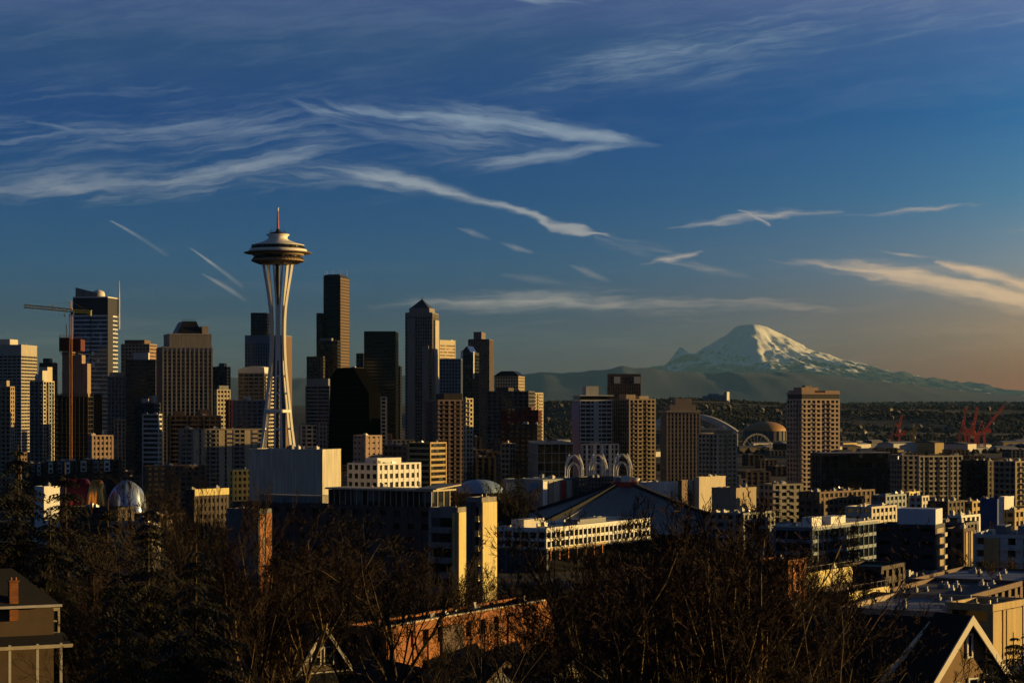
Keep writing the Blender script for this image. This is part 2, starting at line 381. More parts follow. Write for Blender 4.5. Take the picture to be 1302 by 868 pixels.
def mtn_fn(x, y):
    dx, dy = x-MX, y-MY; r = math.hypot(dx, dy*.9); a = math.atan2(dy, dx)
    pyr = max(dx*math.cos(R(q))+dy*.9*math.sin(R(q)) for q in (-140, -42, 65, 155))*1.12
    r = .3*r+.7*pyr
    f = .5+.5*math.cos(a)
    wob = 1+.16*fb(math.cos(a)*1.7, math.sin(a)*1.7, 4.2, 3)*sstep(300, 2500, r)
    rr = r*wob
    h = lerp_tab(MPROF_L, rr)*(1-f)+lerp_tab(MPROF_R, rr)*f
    # radial ribs and cleavers
    rib = noise.ridged_multi_fractal(Vector((math.cos(a)*3.2, math.sin(a)*3.2, r*.00022)), 1.0, 2.1, 5, 1.0, 2.0)-1.0
    h += rib*230*sstep(350, 1800, r)*sstep(14000, 4000, r)
    h += (noise.ridged_multi_fractal(Vector((x*.00085, y*.00085, 5)), 1.0, 2.1, 6, 1.0, 2.0)-1.0)*130*sstep(350, 1500, r)
    h += fb(x*.004, y*.004, 3)*28*sstep(250, 900, r)
    # small side peak on the left shoulder
    r2 = math.hypot(dx+3150, dy+900); h += 760*max(0, 1-r2/900)**1.3
    return h
heightfield('mountain', [MX-13000+i*88 for i in range(300)], [MY-9000+i*110 for i in range(130)], mtn_fn, mtn_mat(), smooth=True)

# ---------------------------------------------------------------- air
def haze():
    m = bpy.data.materials.new('haze_mat'); m.use_nodes = True; w = NT(m.node_tree); w.n.clear()
    o = w.n.new('ShaderNodeOutputMaterial'); v = w.n.new('ShaderNodeVolumePrincipled')
    v.inputs['Color'].default_value = HAZE_COLOR+(1,); v.inputs['Density'].default_value = HAZE_DENSITY
    v.inputs['Anisotropy'].default_value = 0.0
    w.l.new(v.outputs[0], o.inputs['Volume'])
    tag(MB().box(-89000, 89000, -11500, 118500, -5, 3800).build('haze', m), kind='stuff')
HAZE_COLOR, HAZE_DENSITY = (.19, .43, .76), 6.0e-6
haze()
# ---------------------------------------------------------------- buildings
rng = random.Random(7)
CONC = mat('concrete', (.30, .27, .24), streaks=.3); CONCL = mat('pale_concrete', (.50, .45, .38), streaks=.25); CONCD = mat('dark_concrete', (.13, .12, .12), streaks=.25)
TAN = mat('tan_render', (.40, .31, .21), streaks=.25); TANL = mat('sand_render', (.52, .42, .29), streaks=.2); BROWN = mat('brown_render', (.17, .11, .075), streaks=.25)
DBROWN = mat('dark_brown', (.07, .05, .04), streaks=.2); DARK = mat('dark_metal', (.035, .036, .04), .5); BLACK = mat('black_metal', (.012, .012, .014), .45)
WHITE = mat('white_paint', (.74, .72, .68), .6, .08, streaks=.15); OFFW = mat('off_white', (.60, .56, .49), .7, .1, streaks=.2); CREAM = mat('cream_render', (.58, .50, .36), .75, .1, streaks=.2)
GREY = mat('grey_panel', (.22, .225, .235), .6, .12, streaks=.2); BGREY = mat('blue_grey', (.19, .235, .29), .6, .12, streaks=.2); PINK = mat('pink_stone', (.42, .29, .22), .75, .12, streaks=.2)
RED = mat('red_paint', (.42, .04, .025), .55, .15); DRED = mat('dark_red', (.13, .03, .022), .7, .15, streaks=.2); YEL = mat('sun_yellow_render', (.76, .62, .26), .7, .1, streaks=.25)  # yellow deepened to carry the low sun's colour
OCHRE = mat('ochre_render', (.50, .36, .16), .75, .12, streaks=.25); ROOF = mat('roof_felt', (.10, .10, .105), .9, .3, fine=.2); ROOFB = mat('pale_roof', (.30, .31, .33), .8, .25, fine=.2); ROOFD = mat('dark_roof', (.025, .025, .027), .9, .3, fine=.25)
STEEL = mat('steel', (.35, .35, .36), .4, .1, metal=.6); GREENR = mat('green_roof', (.05, .16, .13), .7, .2)
G_D = glass('dark_glass', (.016, .018, .022), lit=.002); G_B = glass('blue_glass', (.03, .045, .07), 1.8, 3.6, .05, .35, .15); G_K = glass('black_glass', (.006, .006, .008), 1.6, 3.8, .06, 0, .08)
G_L = glass('lived_in_glass', (.02, .021, .024), 2.2, 3.0, .1, 0, .4, lit=.006); G_G = glass('grey_glass', (.035, .04, .045), 2.0, 3.5, .08, .2, .2); G_R = glass('bronze_glass', (.035, .022, .014), 1.8, 3.6, .1, .2, .2)
def brick(name, c1, c2, mortar=(.25, .22, .2)):
    if name in MATS: return MATS[name]
    m = bpy.data.materials.new(name); m.use_nodes = True; w = NT(m.node_tree); w.n.clear()
    o = w.n.new('ShaderNodeOutputMaterial'); p = w.n.new('ShaderNodeBsdfPrincipled'); w.l.new(p.outputs[0], o.inputs[0])
    tc = w.n.new('ShaderNodeTexCoord').outputs['Object']; x, y, z = w.sep(tc)
    b = w.n.new('ShaderNodeTexBrick'); w.l.new(w.xyz(w.math('ADD', x, y), z), b.inputs['Vector'])
    b.inputs['Scale'].default_value = 1.0; b.inputs['Brick Width'].default_value = .5; b.inputs['Row Height'].default_value = .18; b.inputs['Mortar Size'].default_value = .02
    for k, c in (('Color1', c1), ('Color2', c2), ('Mortar', mortar)): b.inputs[k].default_value = c+(1,)
    n = w.noise(tc, .4, 5, .65); k = w.rng(n, .3, .75, .6, 1.25, smooth=False)
    w.l.new(w.vmath('SCALE', b.outputs['Color'], k), p.inputs['Base Color']); p.inputs['Roughness'].default_value = .85
    MATS[name] = m; return m
BRICKO = brick('orange_brick', (.42, .135, .022), (.30, .085, .016), (.2, .11, .05)); BRICKD = brick('dark_brick', (.10, .055, .04), (.08, .045, .035), (.12, .1, .09)); BRICKG = brick('grey_brick', (.16, .15, .15), (.13, .125, .125), (.2, .19, .18))

def solve(px, P, d):
    """length s along unit direction d from P (x, y) until the line of sight of column px"""
    k = (px-651.0)/F; den = d[0]-k*d[1]
    return (k*P[1]-P[0])/den
LOG = []
def plan(xl, xc, xr, ytop, Y, beta, a=None, b=None):
    """corner place, side lengths and turn of a box whose left, corner and right edges stand at those columns"""
    P = ((xc-651.0)/F*Y, Y); cb, sb = math.cos(R(beta)), math.sin(R(beta))
    if a is None: a = solve(xr, P, (cb, sb))
    if b is None: b = solve(xl, P, (-sb, cb))
    return P, a, b, EYE+(HOR-ytop)/F*Y
class Bld: pass
def B(name, label, cat, xl, xc, xr, ytop, Y, beta, wall, gl, fh=3.3, sp=.38, bw=4.0, pf=.3, pp=.15, sl=.1, a=None, b=None, group=None,
      z0=None, win=False, roof=ROOF, units=3, parapet=.9, top=0.0, bal=(), balm=None, blank=(), pent=(), lobby=0, solid=False, bw2=None, band_parts=True, cores=None):
    """one building. wall: material of slabs and piers; gl: glass. sp: solid share of a storey, bw: bay width, pf: pier share of a bay,
    top: blank height under the roof, bal: balcony columns (face, from, to), blank: solid panels (face, from, to, material), pent: rooftop blocks (u0,u1,v0,v1,h,mat)"""
    P, a, b, zt = plan(xl, xc, xr, ytop, Y, beta, a, b)
    if not (2 < a < 260 and 2 < b < 260): LOG.append('%s %s a=%.1f b=%.1f' % (name, label, a, b)); a = min(max(a, 6), 120); b = min(max(b, 6), 120)
    if z0 is None: z0 = min(ground_z(P[0], Y), ground_z(P[0], Y+b))-1.0
    H = zt-z0; root = thing(name, label, cat, (P[0], P[1], z0), R(beta), group)
    o = Bld(); o.root = root; o.a, o.b, o.H, o.z0, o.zt, o.P, o.beta, o.Y = a, b, H, z0, zt, P, beta, Y
    w = MB(); kids = []
    if solid:
        w.box(0, a, 0, b, 0, H-parapet)
    else:
        n = max(1, int(round((H-top-parapet)/fh))); f = (H-top-parapet)/n; s = sp*f
        ci = .55 if not win else .4
        if win: w.box(ci, a-ci, ci, b-ci, 0, H-parapet)
        for i in range(n): w.box(0, a, 0, b, i*f, i*f+s)
        w.box(0, a, 0, b, n*f, H-parapet)
        na = max(1, int(round(a/bw))); nb = max(1, int(round(b/(bw2 or bw)))); wa = a/na; wb = b/nb; pa = pf*wa; pb = pf*wb; zz = H-parapet-.06
        if pf > 0:
            for i in range(na+1):
                u = min(max(i*wa, pa/2-pp), a-pa/2+pp)
                for y0, y1 in ((-pp, ci+.1), (b-ci-.1, b+pp)): w.box(u-pa/2, u+pa/2, y0, y1, 0, zz)
            for i in range(1, nb):
                v = i*wb
                for x0, x1 in ((-pp, ci+.1), (a-ci-.1, a+pp)): w.box(x0, x1, v-pb/2, v+pb/2, 0, zz)
        if win:
            cells = []
            mA = MB().box(-(wa-pa)/2, (wa-pa)/2, 0, .2, 0, f-s).mesh('window', gl); mB = MB().box(0, .2, -(wb-pb)/2, (wb-pb)/2, 0, f-s).mesh('window', gl)
            def blanked(face, t): return any(q[0] == face and q[1] <= t <= q[2] for q in blank)
            for i in range(n):
                for k in range(na):
                    if not blanked('R', (k+.5)/na): cells.append((mA, ((k+.5)*wa, .22, i*f+s)))
                for k in range(nb):
                    if not blanked('L', (k+.5)/nb): cells.append((mB, (.22, (k+.5)*wb, i*f+s)))
            cells.sort(key=lambda c: -c[1][2])
            for me, p in cells[:100]: inst('window', me, root, p)
            if len(cells) > 100:
                m2 = MB()
                for me, p in cells[100:]:
                    if me is mA: m2.box(p[0]-(wa-pa)/2, p[0]+(wa-pa)/2, .22, .42, p[2], p[2]+f-s)
                    else: m2.box(.22, .42, p[1]-(wb-pb)/2, p[1]+(wb-pb)/2, p[2], p[2]+f-s)
                tag(m2.build('window', gl, root), kind='stuff')
        else:
            me = MB().box(.3, a-.3, .3, b-.3, 0, f-s).mesh('window_band', gl)
            for i in range(n): inst('window_band', me, root, (0, 0, i*f+s))
        bal_n = 0
        for q in bal:
            face, t0, t1 = q[:3]; dep = q[3] if len(q) > 3 else 1.5; L_ = a if face == 'R' else b; bm = MB(); z = 0.0
            # floor slab and rail as one folded piece
            sec = [(-.02, 0), (-dep, 0), (-dep, 1.15), (-dep+.08, 1.15), (-dep+.08, .22), (-.02, .22)]
            if face == 'R': bm.slab([(t0*L_, y, z) for y, z in sec], ((t1-t0)*L_, 0, 0))
            else: bm.slab([(y, t0*L_, z) for y, z in sec], (0, (t1-t0)*L_, 0))
            me = bm.mesh('balcony', balm or wall)
            for i in range(1, n):
                if bal_n < 100: inst('balcony', me, root, (0, 0, i*f)); bal_n += 1
        o.f, o.n, o.s = f, n, s
    w.build('wall', wall, root)
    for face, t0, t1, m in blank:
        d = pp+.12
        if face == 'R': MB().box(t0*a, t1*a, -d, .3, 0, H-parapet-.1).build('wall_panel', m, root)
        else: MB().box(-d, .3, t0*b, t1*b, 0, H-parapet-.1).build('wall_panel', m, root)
    r = MB(); hp = H-parapet
    r.box(-.1, a+.1, -.1, .3, hp+.003, H); r.box(-.1, a+.1, b-.3, b+.1, hp+.003, H); r.box(-.1, .3, .3, b-.3, hp+.003, H); r.box(a-.3, a+.1, .3, b-.3, hp+.003, H)
    r.build('parapet', wall, root)
    MB().box(.3, a-.3, .3, b-.3, hp+.004, hp+.2).build('roof', roof, root)
    for (u0, u1, v0, v1, h, m) in pent:
        MB().box(u0*a, u1*a, v0*b, v1*b, hp+.2, hp+h).build('penthouse', m, root)
    for i in range(units):
        uw = min(rng.uniform(.06, .14)*a+.6, rng.uniform(1.2, 3.4)); vw = min(rng.uniform(.06, .16)*b+.6, rng.uniform(1.2, 3.4)); u = rng.uniform(.08, .9)*a-uw/2; v = rng.uniform(.08, .9)*b-vw/2; h = rng.uniform(.7, 1.9)
        if Y < 520: uw, vw, h = uw*.5, vw*.5, h*.5
        u = max(u, .5); v = max(v, .5)
        q = MB().box(u, u+uw, v, v+vw, hp+.21, hp+.21+h); q.box(u+.1, u+uw*.5, v+.1, v+vw*.5, hp+.21+h, hp+.21+h+.5)
        q.build('roof_unit', rng.choice([GREY, OFFW, CONC, STEEL, ROOFB]), root)
    return o
def on(o, u, v, z):
    """point in a building's own frame -> the world"""
    c, s = math.cos(R(o.beta)), math.sin(R(o.beta))
    return Vector((o.P[0]+u*c-v*s, o.P[1]+u*s+v*c, o.z0+z))
# ---------------------------------------------------------------- downtown towers
SK = 'office_tower'; AP = 'apartment_tower'; T = 'tower'
B(SK, 'pale concrete tower at the far left edge with golden sunlit end', T, -14, 27, 47, 438, 1900, 83, CONCL, G_D, 2.95, .42, 4, .12, .1, units=2, pent=[(.2, .7, .45, .8, 6, OFFW)], top=9)
B(AP, 'dark low tower at the left edge with a thin brown sunlit strip', T, -14, 13, 18.5, 491, 1500, 80, TAN, G_D, 3, .4, 3.4, .35, b=30, units=2, pent=[(.1, .8, .1, .4, 5, TAN)], bal=[('L', .15, .4), ('L', .6, .85)])
B(SK, 'small black tower showing between the pale tower and the crane', T, 50, 66, 73, 461, 2450, 80, DARK, G_K, 3.6, .3, 4, .2, pent=[(.2, .8, .3, .8, 6, DARK)])
o = B(AP, 'stepped apartment tower with golden balcony end left of the crane', T, 38, 55, 69, 484, 1700, 74, CREAM, G_L, 3, .32, 4.5, .2, bal=[('L', .1, .45), ('L', .6, .95), ('R', .3, .8)], pent=[(.05, .5, .1, .4, 9, OFFW), (.5, .95, .1, .7, 12, CREAM)], balm=BGREY)
MB().lathe([(3.2, 0), (3.4, 1), (3.4, 4), (2, 5.2), (.3, 5.6)], 20).build('water_tank', WHITE, o.root, True, (o.a*.3, o.b*.55, o.H))
# white-banded glass tower
o = B(SK, 'tall blue glass tower with thin white floor lines and a white spire', T, 93, 137, 150, 377, 2050, 82, WHITE, glass('pale_blue_glass', (.10, .14, .20), 1.8, 3.6, .06, .35, .15), 4.0, .26, 60, 0, pp=0, sl=.1, top=18, units=0, roof=ROOFB, blank=[('R', -.002, .5, DARK)])  # dark panel stands in for the unlit half of the right side
MB().box(-.2, o.a+.2, -.2, o.b+.2, o.H-17.5, o.H-1).build('crown_screen', DARK, o.root)
MB().box(-.22, .5, o.b*.48, o.b*.5, 2, o.H-18).build('facade_seam', DARK, o.root)
MB().slab([(1, o.b-2, o.H), (1, o.b-2, o.H+9), (1, o.b*.3, o.H+3.5), (1, o.b*.3, o.H)], (.4, 0, 0)).build('glass_screen', GREY, o.root)
MB().lathe([(6, 0), (6.4, 2), (5.6, 5), (2.6, 6.5), (.4, 7)], 20).build('white_dome', WHITE, o.root, True, (8, 12, o.H))
m = MB(); m.tube([(0, 0, -30), (0, 0, 0)], .8, 8); m.tube([(0, 0, 0), (0, 0, 17)], [.7, .2], 6); m.build('spire', WHITE, o.root, loc=(o.a-1.2, -1.6, o.H))
B(SK, 'narrow grey ribbed tower right of the white banded glass tower', T, 137, 159.5, 159.5, 478, 1800, 101, BGREY, G_D, 3.4, .3, 3.2, .4, pent=[(.1, .9, .1, .9, 4, GREY)], a=24)
B('office_block', 'low grey ribbed block at the foot of the narrow grey tower', 'building', 145, 159.6, 159.6, 533, 1700, 101, GREY, G_D, 3.2, .3, 2.6, .4, units=2, a=20)
B(SK, 'brown tower with a lit right end behind the flat brown slab tower', T, 154, 190, 199.5, 437, 2200, 80, PINK, G_R, 3.6, .45, 4, .3, pent=[(.1, .9, .2, .9, 5, BROWN)])
B(SK, 'flat brown slab tower with white plant room on its roof', T, 159.5, 198, 200.5, 457, 1900, 88, BROWN, G_R, 3.3, .5, 2.2, .35, pp=.05, pent=[(.1, .8, .25, .75, 7, OFFW)])
B(AP, 'dark apartment tower in shade right of the flat brown slab', T, 171, 196, 204, 512, 1500, 82, DARK, G_D, 3, .35, 4, .2, pent=[(.1, .6, .1, .3, 6, CONC), (.5, .9, .5, .8, 4, OFFW)], bal=[('L', .5, .95)])
B(AP, 'low tower striped with pale balcony bands left of the grey grid tower', T, 181, 202, 206, 526, 1370, 80, OFFW, G_L, 3, .4, 8, .05, units=2)
# grid tower with dark mansard
o = B(AP, 'broad grey grid tower with a black mansard crown', T, 199, 207, 270, 440.5, 1750, 16, CONC, G_D, 3.1, .34, 3.6, .32, pp=.3, units=0, top=3)
MB().box(o.a*.14, o.a*.99, 2, o.b-2, o.H, o.H+10).build('upper_block', CONC, o.root)
MB().box(o.a*.13, o.a, 1.6, o.b-1.6, o.H+10, o.H+10.8).build('cornice', CONCL, o.root)
MB().prism([(o.a*.30, 3), (o.a*.80, 3), (o.a*.80, o.b-3), (o.a*.30, o.b-3)], o.H+10.8, o.H+21, [(o.a*.42, 7), (o.a*.70, 7), (o.a*.70, o.b-7), (o.a*.42, o.b-7)]).build('mansard_roof', BLACK, o.root)
MB().box(o.a*.80+.1, o.a*.93, 3, o.b-4, o.H+10.8, o.H+17).build('penthouse', TANL, o.root)
m = MB()
for k in range(9): m.box(o.a*(.42+.031*k), o.a*(.42+.031*k)+.3, 7, 7.3, o.H+21, o.H+23)
m.build('roof_rail', DARK, o.root)
B('office_block', 'long brown block with balconies under the grey grid tower', 'building', 213, 216, 281, 528, 1520, 13, BROWN, G_R, 3, .3, 4, .25, bal=[('R', .05, .3), ('R', .4, .6), ('R', .7, .95)], units=5, pent=[(.1, .3, .2, .8, 4, BROWN), (.6, .8, .2, .8, 5, BROWN)])
B(SK, 'black distant tower right of the grey grid tower', T, 270, 288, 293, 466, 2500, 82, DARK, G_K, 3.6, .3, 4, .2, pent=[(.2, .7, .2, .6, 5, DARK)])
B('office_block', 'yellow sunlit office block right of the grey grid tower', 'building', 273, 276, 293, 495, 1700, 38, CREAM, G_D, 3.4, .45, 3, .3, pent=[(.2, .9, .2, .8, 4, GREY)])
B('office_block', 'thin dark red block beside the pale blue apartments', 'building', 287, 291, 299, 508, 1620, 20, DRED, G_D, 3.2, .5, 3, .4, units=1)
# rounded white-topped tower
o = B(AP, 'grey tower with a white curved roof and golden balcony end left of the needle', T, 303, 336, 346, 474, 1800, 80, CONC, G_L, 3.2, .34, 5, .12, bal=[('R', 0, .5), ('R', .55, 1)], balm=CREAM, units=0)
pts = []
for k in range(13):
    t = k/12; pts.append((0, o.b*(1.0-t), 1.2+4.6*math.sin(math.pi*(.12+.6*t))))
MB().slab([(-.5, o.b+.5, 0)]+[(-.5, p[1], p[2]) for p in pts]+[(-.5, -.5, 0)], (o.a+1, 0, 0)).build('curved_roof', WHITE, o.root, loc=(0, 0, o.H))
B(SK, 'dark blue box tower just behind the needle', T, 319, 340, 342.5, 397.5, 2600, 88, DARK, G_B, 3.8, .25, 3, .12, units=1)
o = B(SK, 'broad blue tower with fine ribs and a sunlit brown end behind the needle', T, 311.5, 363, 371, 426, 2350, 84, BGREY, G_B, 3.7, .22, 2.8, .35, units=2, blank=[('R', 0, 1, BROWN)], top=8)
B('apartment_block', 'pale blue apartment block with balconies left of the needle base', 'building', 296, 300, 341, 509, 1560, 10, BGREY, G_L, 2.9, .34, 4.2, .3, bal=[('R', .08, .25), ('R', .42, .58), ('R', .75, .92)], units=3, pent=[(.3, .5, .3, .6, 4, OFFW)])
# long apartment slab with pale bays
B('apartment_block', 'long apartment slab with three pale sunlit bays left of the needle', 'building', 227, 229, 335, 545, 1370, 23, CONC, G_L, 2.9, .36, 4, .25, units=6, bal=[('R', .02, .14, 1.2), ('R', .33, .45, 1.2), ('R', .63, .76, 1.2), ('R', .93, 1, 1.2)],
  blank=[('R', .155, .225, TANL), ('R', .25, .315, TANL), ('R', .46, .53, TANL), ('R', .555, .62, TANL), ('R', .77, .84, TANL), ('R', .865, .92, TANL)])
B('office_block', 'small pink stone block with square windows at the foot of the crane', 'building', 112, 117, 144, 553, 1420, 34, PINK, G_D, 3.6, .45, 2.9, .45, win=True, units=2)
B(SK, 'tall thin shaded tower behind the orange brown strip', T, 108, 122, 129.5, 501, 1800, 80, DARK, G_D, 3.2, .4, 4, .2, units=1, blank=[('R', .05, .95, mat('rust_panel', (.40, .13, .03), .7))])
# ---- centre
def poly_tower(name, label, outline, Y, ytop, m, gl, fh=3.9, sp=.3, z0=None, depth=None, fins=None):
    """tower on a many-sided plan; outline in metres round its own centre"""
    z0 = z0 if z0 is not None else ground_z(0, Y)-1; zt = EYE+(HOR-ytop)/F*Y; H = zt-z0
    cx = sum(p[0] for p in outline)/len(outline); cyy = sum(p[1] for p in outline)/len(outline)
    root = thing(name, label, 'tower', (cx, cyy, z0)); loc = [(p[0]-cx, p[1]-cyy) for p in outline]
    n = int(H/fh); f = H/n; w = MB()
    for i in range(n): w.prism(loc, i*f, i*f+f*sp)
    w.prism(loc, H-.02, H+1.5)
    if fins:
        for q in range(len(loc)):
            p, r = Vector(loc[q]).to_3d(), Vector(loc[(q+1) % len(loc)]).to_3d(); k = max(1, int((r-p).length/fins))
            for i in range(k+1):
                c = p.lerp(r, i/k); w.box(c.x-.22, c.x+.22, c.y-.22, c.y+.22, 0, H)
    w.build('wall', m, root)
    s = .985; me = MB().prism([(x*s, y*s) for x, y in loc], 0, f*(1-sp)).mesh('window_band', gl)
    for i in range(n): inst('window_band', me, root, (0, 0, i*f+f*sp))
    MB().prism([(x*.8, y*.8) for x, y in loc], H+1.5, H+3).build('roof', ROOFD, root)
    return root, H
Y0 = 2750
def pl(*pts): return [((px-651)/F*y, y) for px, y in pts]
G_GOLD = glass('gold_glass', (.10, .065, .03), 1.7, 3.9, .12, .3, .3)
r_, H_ = poly_tower(SK, 'tallest black tower right of the needle with a golden sunlit edge', pl((411.5, Y0), (432, Y0-8), (441, Y0+34), (444.5, Y0+70), (436, Y0+90), (411.5, Y0+60)), Y0, 351.5, BLACK, G_K, fins=2.6)
m = MB()
for x in (-14, -6, 4, 12): m.tube([(x, 0, 0), (x, 0, 7)], .35, 5)
m.build('antenna', OFFW, r_, loc=(0, 0, H_+3))
MB().slab([(0, 0, 0), (8.6, 41.5, 0), (8.6, 41.5, H_-3), (0, 0, H_-3)], (.4, -.2, 0)).build('sunlit_strip', mat('sunlit_tint', (.17, .105, .04), .5), r_, loc=tuple(Vector(((432-651)/F*(Y0-8)+.5, Y0-8.3, ground_z(0, Y0)))-r_.location))  # golden sun on this facet put on as a brown strip
m = MB()
for i in range(int(H_/3.9)): m.beam((.3, -.1, i*3.9+2), (8.9, 41.4, i*3.9+2), .5, 1.5)
m.build('floor_line', BLACK, r_, loc=tuple(Vector(((432-651)/F*(Y0-8)+.5, Y0-8.3, ground_z(0, Y0)))-r_.location))
B(SK, 'black shoulder tower attached left of the tallest black tower', T, 402.5, 410, 411.3, 398, 2745, 85, BLACK, G_K, 3.9, .3, 3, .15, units=1)
B(SK, 'dark stepped tower in front of the tallest black tower', T, 403, 429, 433, 433, 2500, 84, DARK, G_K, 3.8, .3, 3, .2, units=3, pent=[(.1, .6, .3, .9, 4, CONC)])
B(SK, 'dark wing with a flat top left of the tallest black tower', T, 390, 411, 413, 453, 2480, 86, CONCD, G_K, 3.8, .35, 3, .25, units=2)
B(SK, 'grey banded office block with a sloping top right of the needle', T, 388.5, 419, 421.5, 490, 1900, 88, GREY, G_D, 3.3, .45, 12, .05, units=1, pent=[(.05, .95, .06, .94, 7, GREY)])
B('office_block', 'dark block with a row of golden windows above the slanted black tower', 'building', 436, 451.5, 462, 467, 2000, 74, DBROWN, G_GOLD, 3.4, .5, 3, .4, units=2)
# slanted black tower
Ys = 1500; q = [W(x, y, Ys) for x, y in ((417, 590), (420, 480), (429, 467.5), (449, 467), (469, 500), (469.5, 590))]; q0 = q[0].copy()
r_ = thing(SK, 'pitch black glass tower with a slanted roof edge', T, q0)
MB().slab([p-q0 for p in q], (6, 34, 0)).build('wall', mat('black_curtain', (.003, .003, .0035), 1.0, .1, spec=0.0), r_)
m = MB()
for k in range(17):
    z = 2+k*3.7; m.box(-.05 if z > 60 else 0, 27, -.06, 0, z, z+.25)
m.build('floor_line', BLACK, r_, loc=(1.6, 0, 0))
B(SK, 'black box tower with faint floor lines between the tallest tower and the pyramid tower', T, 463, 503, 506.5, 421, 2450, 88, BLACK, G_K, 3.8, .35, 2.6, .15, top=10, units=2)
B(SK, 'sliver of black tower behind the black box tower', T, 505, 509, 511, 465, 2900, 84, DARK, G_K, 3.8, .3, 4, .2, units=0, b=30)
B(SK, 'small black tower left of the black box tower', T, 453, 462, 464, 449, 2950, 84, DARK, G_B, 3.8, .3, 4, .2, units=1)
B(AP, 'pale apartment tower with stacked white balconies below the black box tower', T, 466, 468.5, 492, 504, 1600, 11, CONCL, G_L, 2.9, .34, 4, .3, bal=[('R', .1, .35), ('R', .6, .9)], pent=[(.05, .55, .1, .6, 5, CONCL)], units=1)
B('apartment_block', 'pale low apartments with small balconies right of the white hall', 'building', 380, 382, 404.5, 540, 1460, 12, CONCL, G_L, 2.9, .36, 4, .3, bal=[('R', .3, .7)], units=2)
B('apartment_block', 'slim block with a pink sunlit face beside the pale low apartments', 'building', 402.5, 405.5, 415.5, 536, 1430, 30, PINK, G_L, 2.9, .4, 3.4, .35, units=1)
B('office_block', 'plain grey block with a pink sunlit right half below the slanted tower', 'building', 449.5, 465, 485.5, 553, 1260, 42, PINK, G_D, 3.2, .7, 4, .5, units=2)
# pyramid tower
o = B(SK, 'stone tower with a dark pyramid roof and golden right edge', T, 515.5, 549.5, 557.5, 397, 2320, 82, CONC, G_D, 3.7, .32, 2.7, .35, pp=.25, units=0, top=4)
p_ = W(536.5, 397, 2320)
hw = 9.5; z_ = o.H
MB().box(3, o.a-3, o.b*.12, o.b*.88, z_, z_+5).build('upper_block', CONC, o.root)
MB().prism([(4, o.b*.16), (o.a-4, o.b*.16), (o.a-4, o.b*.84), (4, o.b*.84)], z_+5, z_+14.5, [(o.a*.5-1, o.b*.5-1), (o.a*.5+1, o.b*.5-1), (o.a*.5+1, o.b*.5+1), (o.a*.5-1, o.b*.5+1)]).build('pyramid_roof', mat('slate', (.05, .055, .065), .5), o.root)
MB().tube([(o.a*.5, o.b*.5, z_+14), (o.a*.5, o.b*.5, z_+18)], [.8, .2], 6).build('finial', DARK, o.root)
MB().box(-3, -.4, o.b*.12, o.b*.36, 0, o.H-36).build('bay', CONC, o.root)
MB().box(-2, -.4, o.b*.64, o.b*.92, 0, o.H-6).build('bay', CONC, o.root)
MB().box(o.a*.2, o.a*.8, -2.2, -.4, 0, o.H-8).build('bay', CONCL, o.root)
B(SK, 'gold sunlit banded tower right of the pyramid tower', T, 556.5, 559, 579, 432, 2550, 55, CREAM, G_GOLD, 3.8, .5, 30, .03, units=1, top=5)
B(SK, 'dark blue grid tower standing before the gold banded tower', T, 559, 586, 588, 456, 2250, 88, BGREY, G_B, 3.6, .35, 3, .3, units=2)
o = B(SK, 'blue glass tower with bright white fins right of the dark blue grid tower', T, 586, 601, 609, 448, 2320, 76, DARK, G_B, 3.7, .15, 4, .08, units=1, top=2)
MB().slab([(0, o.b, 0), (0, o.b, o.H+2), (0, o.b-2.4, o.H+2), (0, o.b-2.4, 0)], (-.6, 0, 0)).build('white_fin', WHITE, o.root)
MB().box(.5, 4, -.8, -.2, o.H-28, o.H+1).build('white_fin', WHITE, o.root)
MB().slab([(0, 2, o.H), (0, o.b, o.H), (0, o.b*.5, o.H+7)], (o.a, 0, 0)).build('roof_wedge', G_B, o.root)
o = B(SK, 'tall pinkish grey ribbed tower with a raised centre block', T, 595.5, 622, 627.5, 431, 2650, 84, mat('dusty_stone', (.20, .155, .14), streaks=.2), G_D, 3.6, .35, 2.8, .45, pp=.3, units=0)
MB().box(2, o.a-2, o.b*.38, o.b*.76, 0, o.H+9).build('centre_block', mat('dusty_stone', (.2, .155, .14)), o.root)
o = B(SK, 'squat pale tower with a dark hipped roof right of the ribbed tower', T, 629, 659, 667, 478, 2320, 80, TANL, G_D, 3.5, .42, 3, .35, units=0)
MB().prism([(-1, -1), (o.a+1, -1), (o.a+1, o.b+1), (-1, o.b+1)], o.H, o.H+5.5, [(5, 6), (o.a-5, 6), (o.a-5, o.b-6), (5, o.b-6)]).build('hip_roof', BLACK, o.root)
B('office_block', 'wide dark block below the hipped roof tower', 'building', 619, 672, 680, 497, 1920, 82, CONCD, G_D, 3.5, .35, 5, .25, units=4, pent=[(.1, .9, .5, .8, 4, DBROWN)])
B('apartment_block', 'slim cream apartment block catching the sun right of the wide dark block', 'building', 672, 676, 690.5, 499, 1980, 52, CREAM, G_L, 3, .4, 3.4, .3, bal=[('R', .5, .9)], units=1)
B('office_block', 'dark red block with a flat roof in the city centre', 'building', 637, 684, 688.5, 521, 1520, 84, DRED, G_D, 3.4, .6, 4, .4, units=3, pent=[(.2, .8, .2, .4, 3, DRED)])
B('apartment_block', 'brown apartment block in shade below the dark red block', 'building', 647, 683, 688, 539, 1400, 82, DBROWN, G_L, 3, .4, 4, .3, bal=[('L', .1, .3), ('L', .5, .7)], units=3)
B('apartment_block', 'slim block with a column of sunlit windows below the brown apartments', 'building', 637, 648, 655.5, 563, 1300, 60, TAN, G_D, 3.2, .42, 3, .2, units=1)
